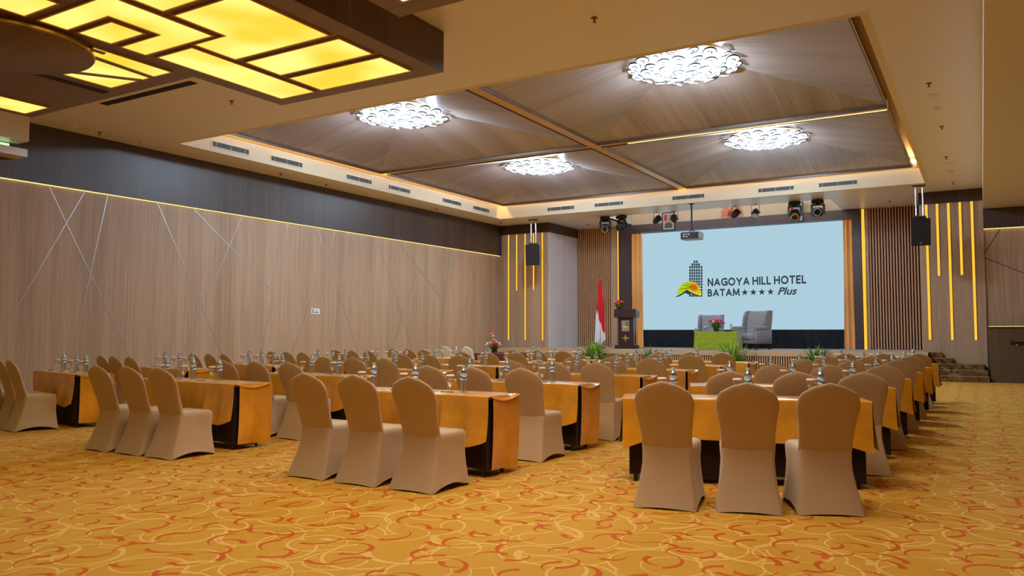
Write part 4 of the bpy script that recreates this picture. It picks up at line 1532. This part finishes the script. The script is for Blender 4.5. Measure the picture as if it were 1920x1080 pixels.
moving_head('black moving head light at far left above the stage', -11.02, R(20), R(20))
moving_head('black moving head light turned away, beside the far left one', -10.42, R(150), R(-30))
moving_head('black moving head light over the right framed portrait', -4.78, R(10), R(35))
moving_head('black moving head light at far right above the stage', -4.12, R(5), R(5))


def par_can(label, x, rz, tilt):
    t = thing('par_can_light', label, 'stage light', (x, YH, ZC), rz, 'small par can lights above the stage')
    MB().tube([(-.12, 0, -.27), (-.12, 0, -.04), (-.10, 0, -.02), (.10, 0, -.02), (.12, 0, -.04), (.12, 0, -.27)], .008, 6).box(-.02, .02, -.015, .015, -.02, 0).build('yoke', M['dark_metal'], t)
    bd = MB()
    rings = [[(r_ * math.cos(R(a)), y, r_ * math.sin(R(a))) for a in range(0, 360, 20)] for r_, y in ((.112, -.15), (.115, -.13), (.105, -.05), (.10, .06), (.07, .13), (.03, .15))]
    bd.loft(rings, True, False, True)
    o = bd.build('can', M['black'], t, 40)
    o.location = (0, 0, -.27)
    o.rotation_euler = (tilt, 0, 0)
    MB().poly([(.105 * math.cos(R(a)), -.135, .105 * math.sin(R(a))) for a in range(360, 0, -20)]).build('lens', M['projector'], o)
    kn = MB().tube([(-.02, 0, 0), (.02, 0, 0)], .02, 8).mesh('knob', M['black'], 40)
    for s_ in (-1, 1):
        ob('knob', kn, t, (s_ * .125, 0, -.27))
    return t


par_can('black par can light left of the left portrait', -9.17, R(160), R(-35))
par_can('black par can light in front of the left portrait', -8.57, R(200), R(-35))
par_can('black par can light in front of the eagle emblem', -6.58, R(150), R(-40))
par_can('black par can light right of the eagle emblem', -5.95, R(0), R(50))

pj = thing('projector', 'ceiling projector on a black pole above the stage front', 'projector', (-7.63, 23.75, ZC))
MB().tube([(0, 0, 0), (0, 0, -.84)], .028, 10).lathe([(.09, -.015), (.09, 0)], 16).build('pole', M['dark_metal'], pj, 40)
MB().box(-.12, .12, -.08, .10, -.885, -.865).tube([(-.10, 0, -.87), (0, 0, -.80), (.10, 0, -.87)], .012, 6).build('bracket', M['dark_metal'], pj)
bo = MB().bbox(-.30, .30, -.22, .24, -1.12, -.885, .03).build('body', M['projector'], pj, 40)
MB().box(-.28, .28, -.226, -.219, -1.10, -.905).build('front_panel', M['black'], bo)
for x in (-.16, -.06, -.16, -.06):
    pass
pt = MB()
for x, z in ((-.18, -.97), (-.10, -.96), (-.18, -1.03), (-.09, -1.04), (-.02, -.97)):
    pt.box(x - .022, x + .022, -.230, -.226, z - .016, z + .016)
pt.build('port_cluster', M['white'], bo)
MB().tube([(0, .22, -1.0), (0, .30, -1.0)], .06, 14).build('lens', M['lens'], bo, 40)


def speaker(label, loc, rz, tilt):
    t = thing('hanging_speaker', label, 'loudspeaker', loc, rz, 'black loudspeakers hung beside the stage')
    rod = MB().tube([(0, 0, -.02), (0, 0, -.84)], .022, 10).mesh('rod', M['chrome'], 40)
    for x in (-.085, .085):
        ob('rod', rod, t, (x, .05, 0))
    MB().box(-.16, .16, -.03, .13, -.02, 0).build('ceiling_plate', M['dark_metal'], t)
    MB().box(-.15, .15, -.02, .12, -.90, -.84).build('bracket', M['black'], t)
    c_ = MB()
    c_.loft([[(-.235, -.20, z), (.235, -.20, z), (.20, .10, z), (.13, .20, z), (-.13, .20, z), (-.20, .10, z)] for z in (-.36, .36)], True, True, True)
    cb = c_.build('cabinet', M['black'], t)
    cb.location = (0, .05, -1.26)
    cb.rotation_euler = (tilt, 0, 0)
    MB().box(-.22, .22, -.212, -.20, -.345, .345).build('grille', M['grille'], cb)
    MB().box(-.025, .025, -.216, -.212, -.30, -.275).build('badge', M['chrome'], cb)
    MB().tube([(.18, .12, .36), (.24, .20, .25), (.25, .20, -.05), (.19, .14, -.15)], .008, 6).build('cable', M['matt_black'], cb)
    return t


speaker('black loudspeaker hanging left of the stage on chrome rods', (-13.50, 24.2, ZC), R(14), R(5))
speaker('black loudspeaker hanging right of the stage on chrome rods', (-1.36, 23.85, ZC), R(8), R(10))


def portrait(label, x):
    t = thing('framed_portrait', label, 'picture', (x, 27.40, 4.99), 0, 'framed portraits above the screen')
    f = MB()
    f.box(-.24, .24, -.03, .015, 0, .04).box(-.24, .24, -.03, .015, .62, .66).box(-.24, -.20, -.03, .015, .04, .62).box(.20, .24, -.03, .015, .04, .62)
    f.build('frame', M['black'], t)
    MB().box(-.20, .20, -.012, .015, .04, .62).build('mount', M['frame_inner'], t)
    pr = MB().box(-.165, .165, -.014, -.012, .075, .585).build('print', M['portrait_back'], t)
    MB().prism([(-.15, -.014, .075), (.15, -.014, .075), (.14, -.014, .22), (.05, -.014, .29), (-.05, -.014, .29), (-.14, -.014, .22)], (0, -.002, 0)).build('figure_suit', M['suit'], pr)
    MB().prism([(.055 * math.cos(R(a)), -.014, .365 + .075 * math.sin(R(a))) for a in range(0, 360, 24)], (0, -.003, 0)).build('figure_head', M['skin_tone'], pr)
    MB().box(-.165, -.06, -.0155, -.014, .36, .585).build('backdrop_flag', M['flag_red'], pr)
    return t


portrait('black framed portrait above the screen at left', -9.66)
portrait('black framed portrait above the screen at right', -5.24)

em = thing('eagle_emblem', 'gold and red winged eagle emblem above the screen centre', 'emblem', (-7.44, 27.64, 5.45))
for s_ in (-1, 1):
    w = MB()
    for k in range(7):
        a = R(65 - 22 * k)
        b0 = Vector((s_ * .06, 0, .03 - .02 * k))
        tip = b0 + Vector((s_ * math.cos(a) * .30, 0, math.sin(a) * .26 + .04))
        q = Vector((-(tip - b0).z, 0, (tip - b0).x)).normalized() * .042
        pts = [b0 - q * .6, tip - q, tip + (tip - b0).normalized() * .02, tip + q, b0 + q * .6]
        w.prism(pts if s_ > 0 else pts[::-1], (0, -.02, 0))
    w.build('wing', M['emblem_copper'], em)
MB().prism([(-.08, -.02, .10), (-.08, -.02, -.02), (0, -.02, -.11), (.08, -.02, -.02), (.08, -.02, .10)], (0, -.02, 0)).build('shield', M['flag_red'], em)
MB().blob((0, -.02, .20), .05, 10, 6).prism([(-.03, -.02, .19), (-.11, -.02, .17), (-.03, -.02, .22)], (0, -.02, 0)).build('eagle_head', M['emblem_gold'], em, 40)
tl = MB()
for k in range(-3, 4):
    tl.prism([(k * .018 - .01, -.01, -.09), (k * .045 - .02, -.01, -.26), (k * .045 + .02, -.01, -.26), (k * .018 + .01, -.01, -.09)], (0, -.015, 0))
tl.build('tail', M['emblem_copper'], em)
MB().prism([(-.17, -.03, -.15), (-.17, -.03, -.19), (0, -.03, -.22), (.17, -.03, -.19), (.17, -.03, -.15), (0, -.03, -.18)], (0, -.012, 0)).build('ribbon', M['white'], em)

# ------------------------------------------------------------------ small notice on the left wall
nb = thing('wall_notice', 'small white notice with a red cross mark on the left wall', 'notice', (XL - .07, 15.67, 1.88), R(90))
MB().box(-.16, .16, -.008, 0, -.075, .075).build('board', M['white'], nb)
x_ = MB()
for s_ in (-1, 1):
    x_.prism([(-.135, -.008, -.05 * s_), (-.115, -.008, -.055 * s_), (-.055, -.008, .05 * s_), (-.075, -.008, .055 * s_)], (0, -.002, 0))
x_.build('cross_mark', M['flag_red'], nb)
MB().box(.02, .06, -.010, -.008, .005, .025).build('small_line', M['black'], nb)
MB().box(-.03, .02, -.010, -.008, -.045, -.018).box(.03, .06, -.010, -.008, -.045, -.018).box(.07, .10, -.010, -.008, -.045, -.018).build('bold_line', M['black'], nb)
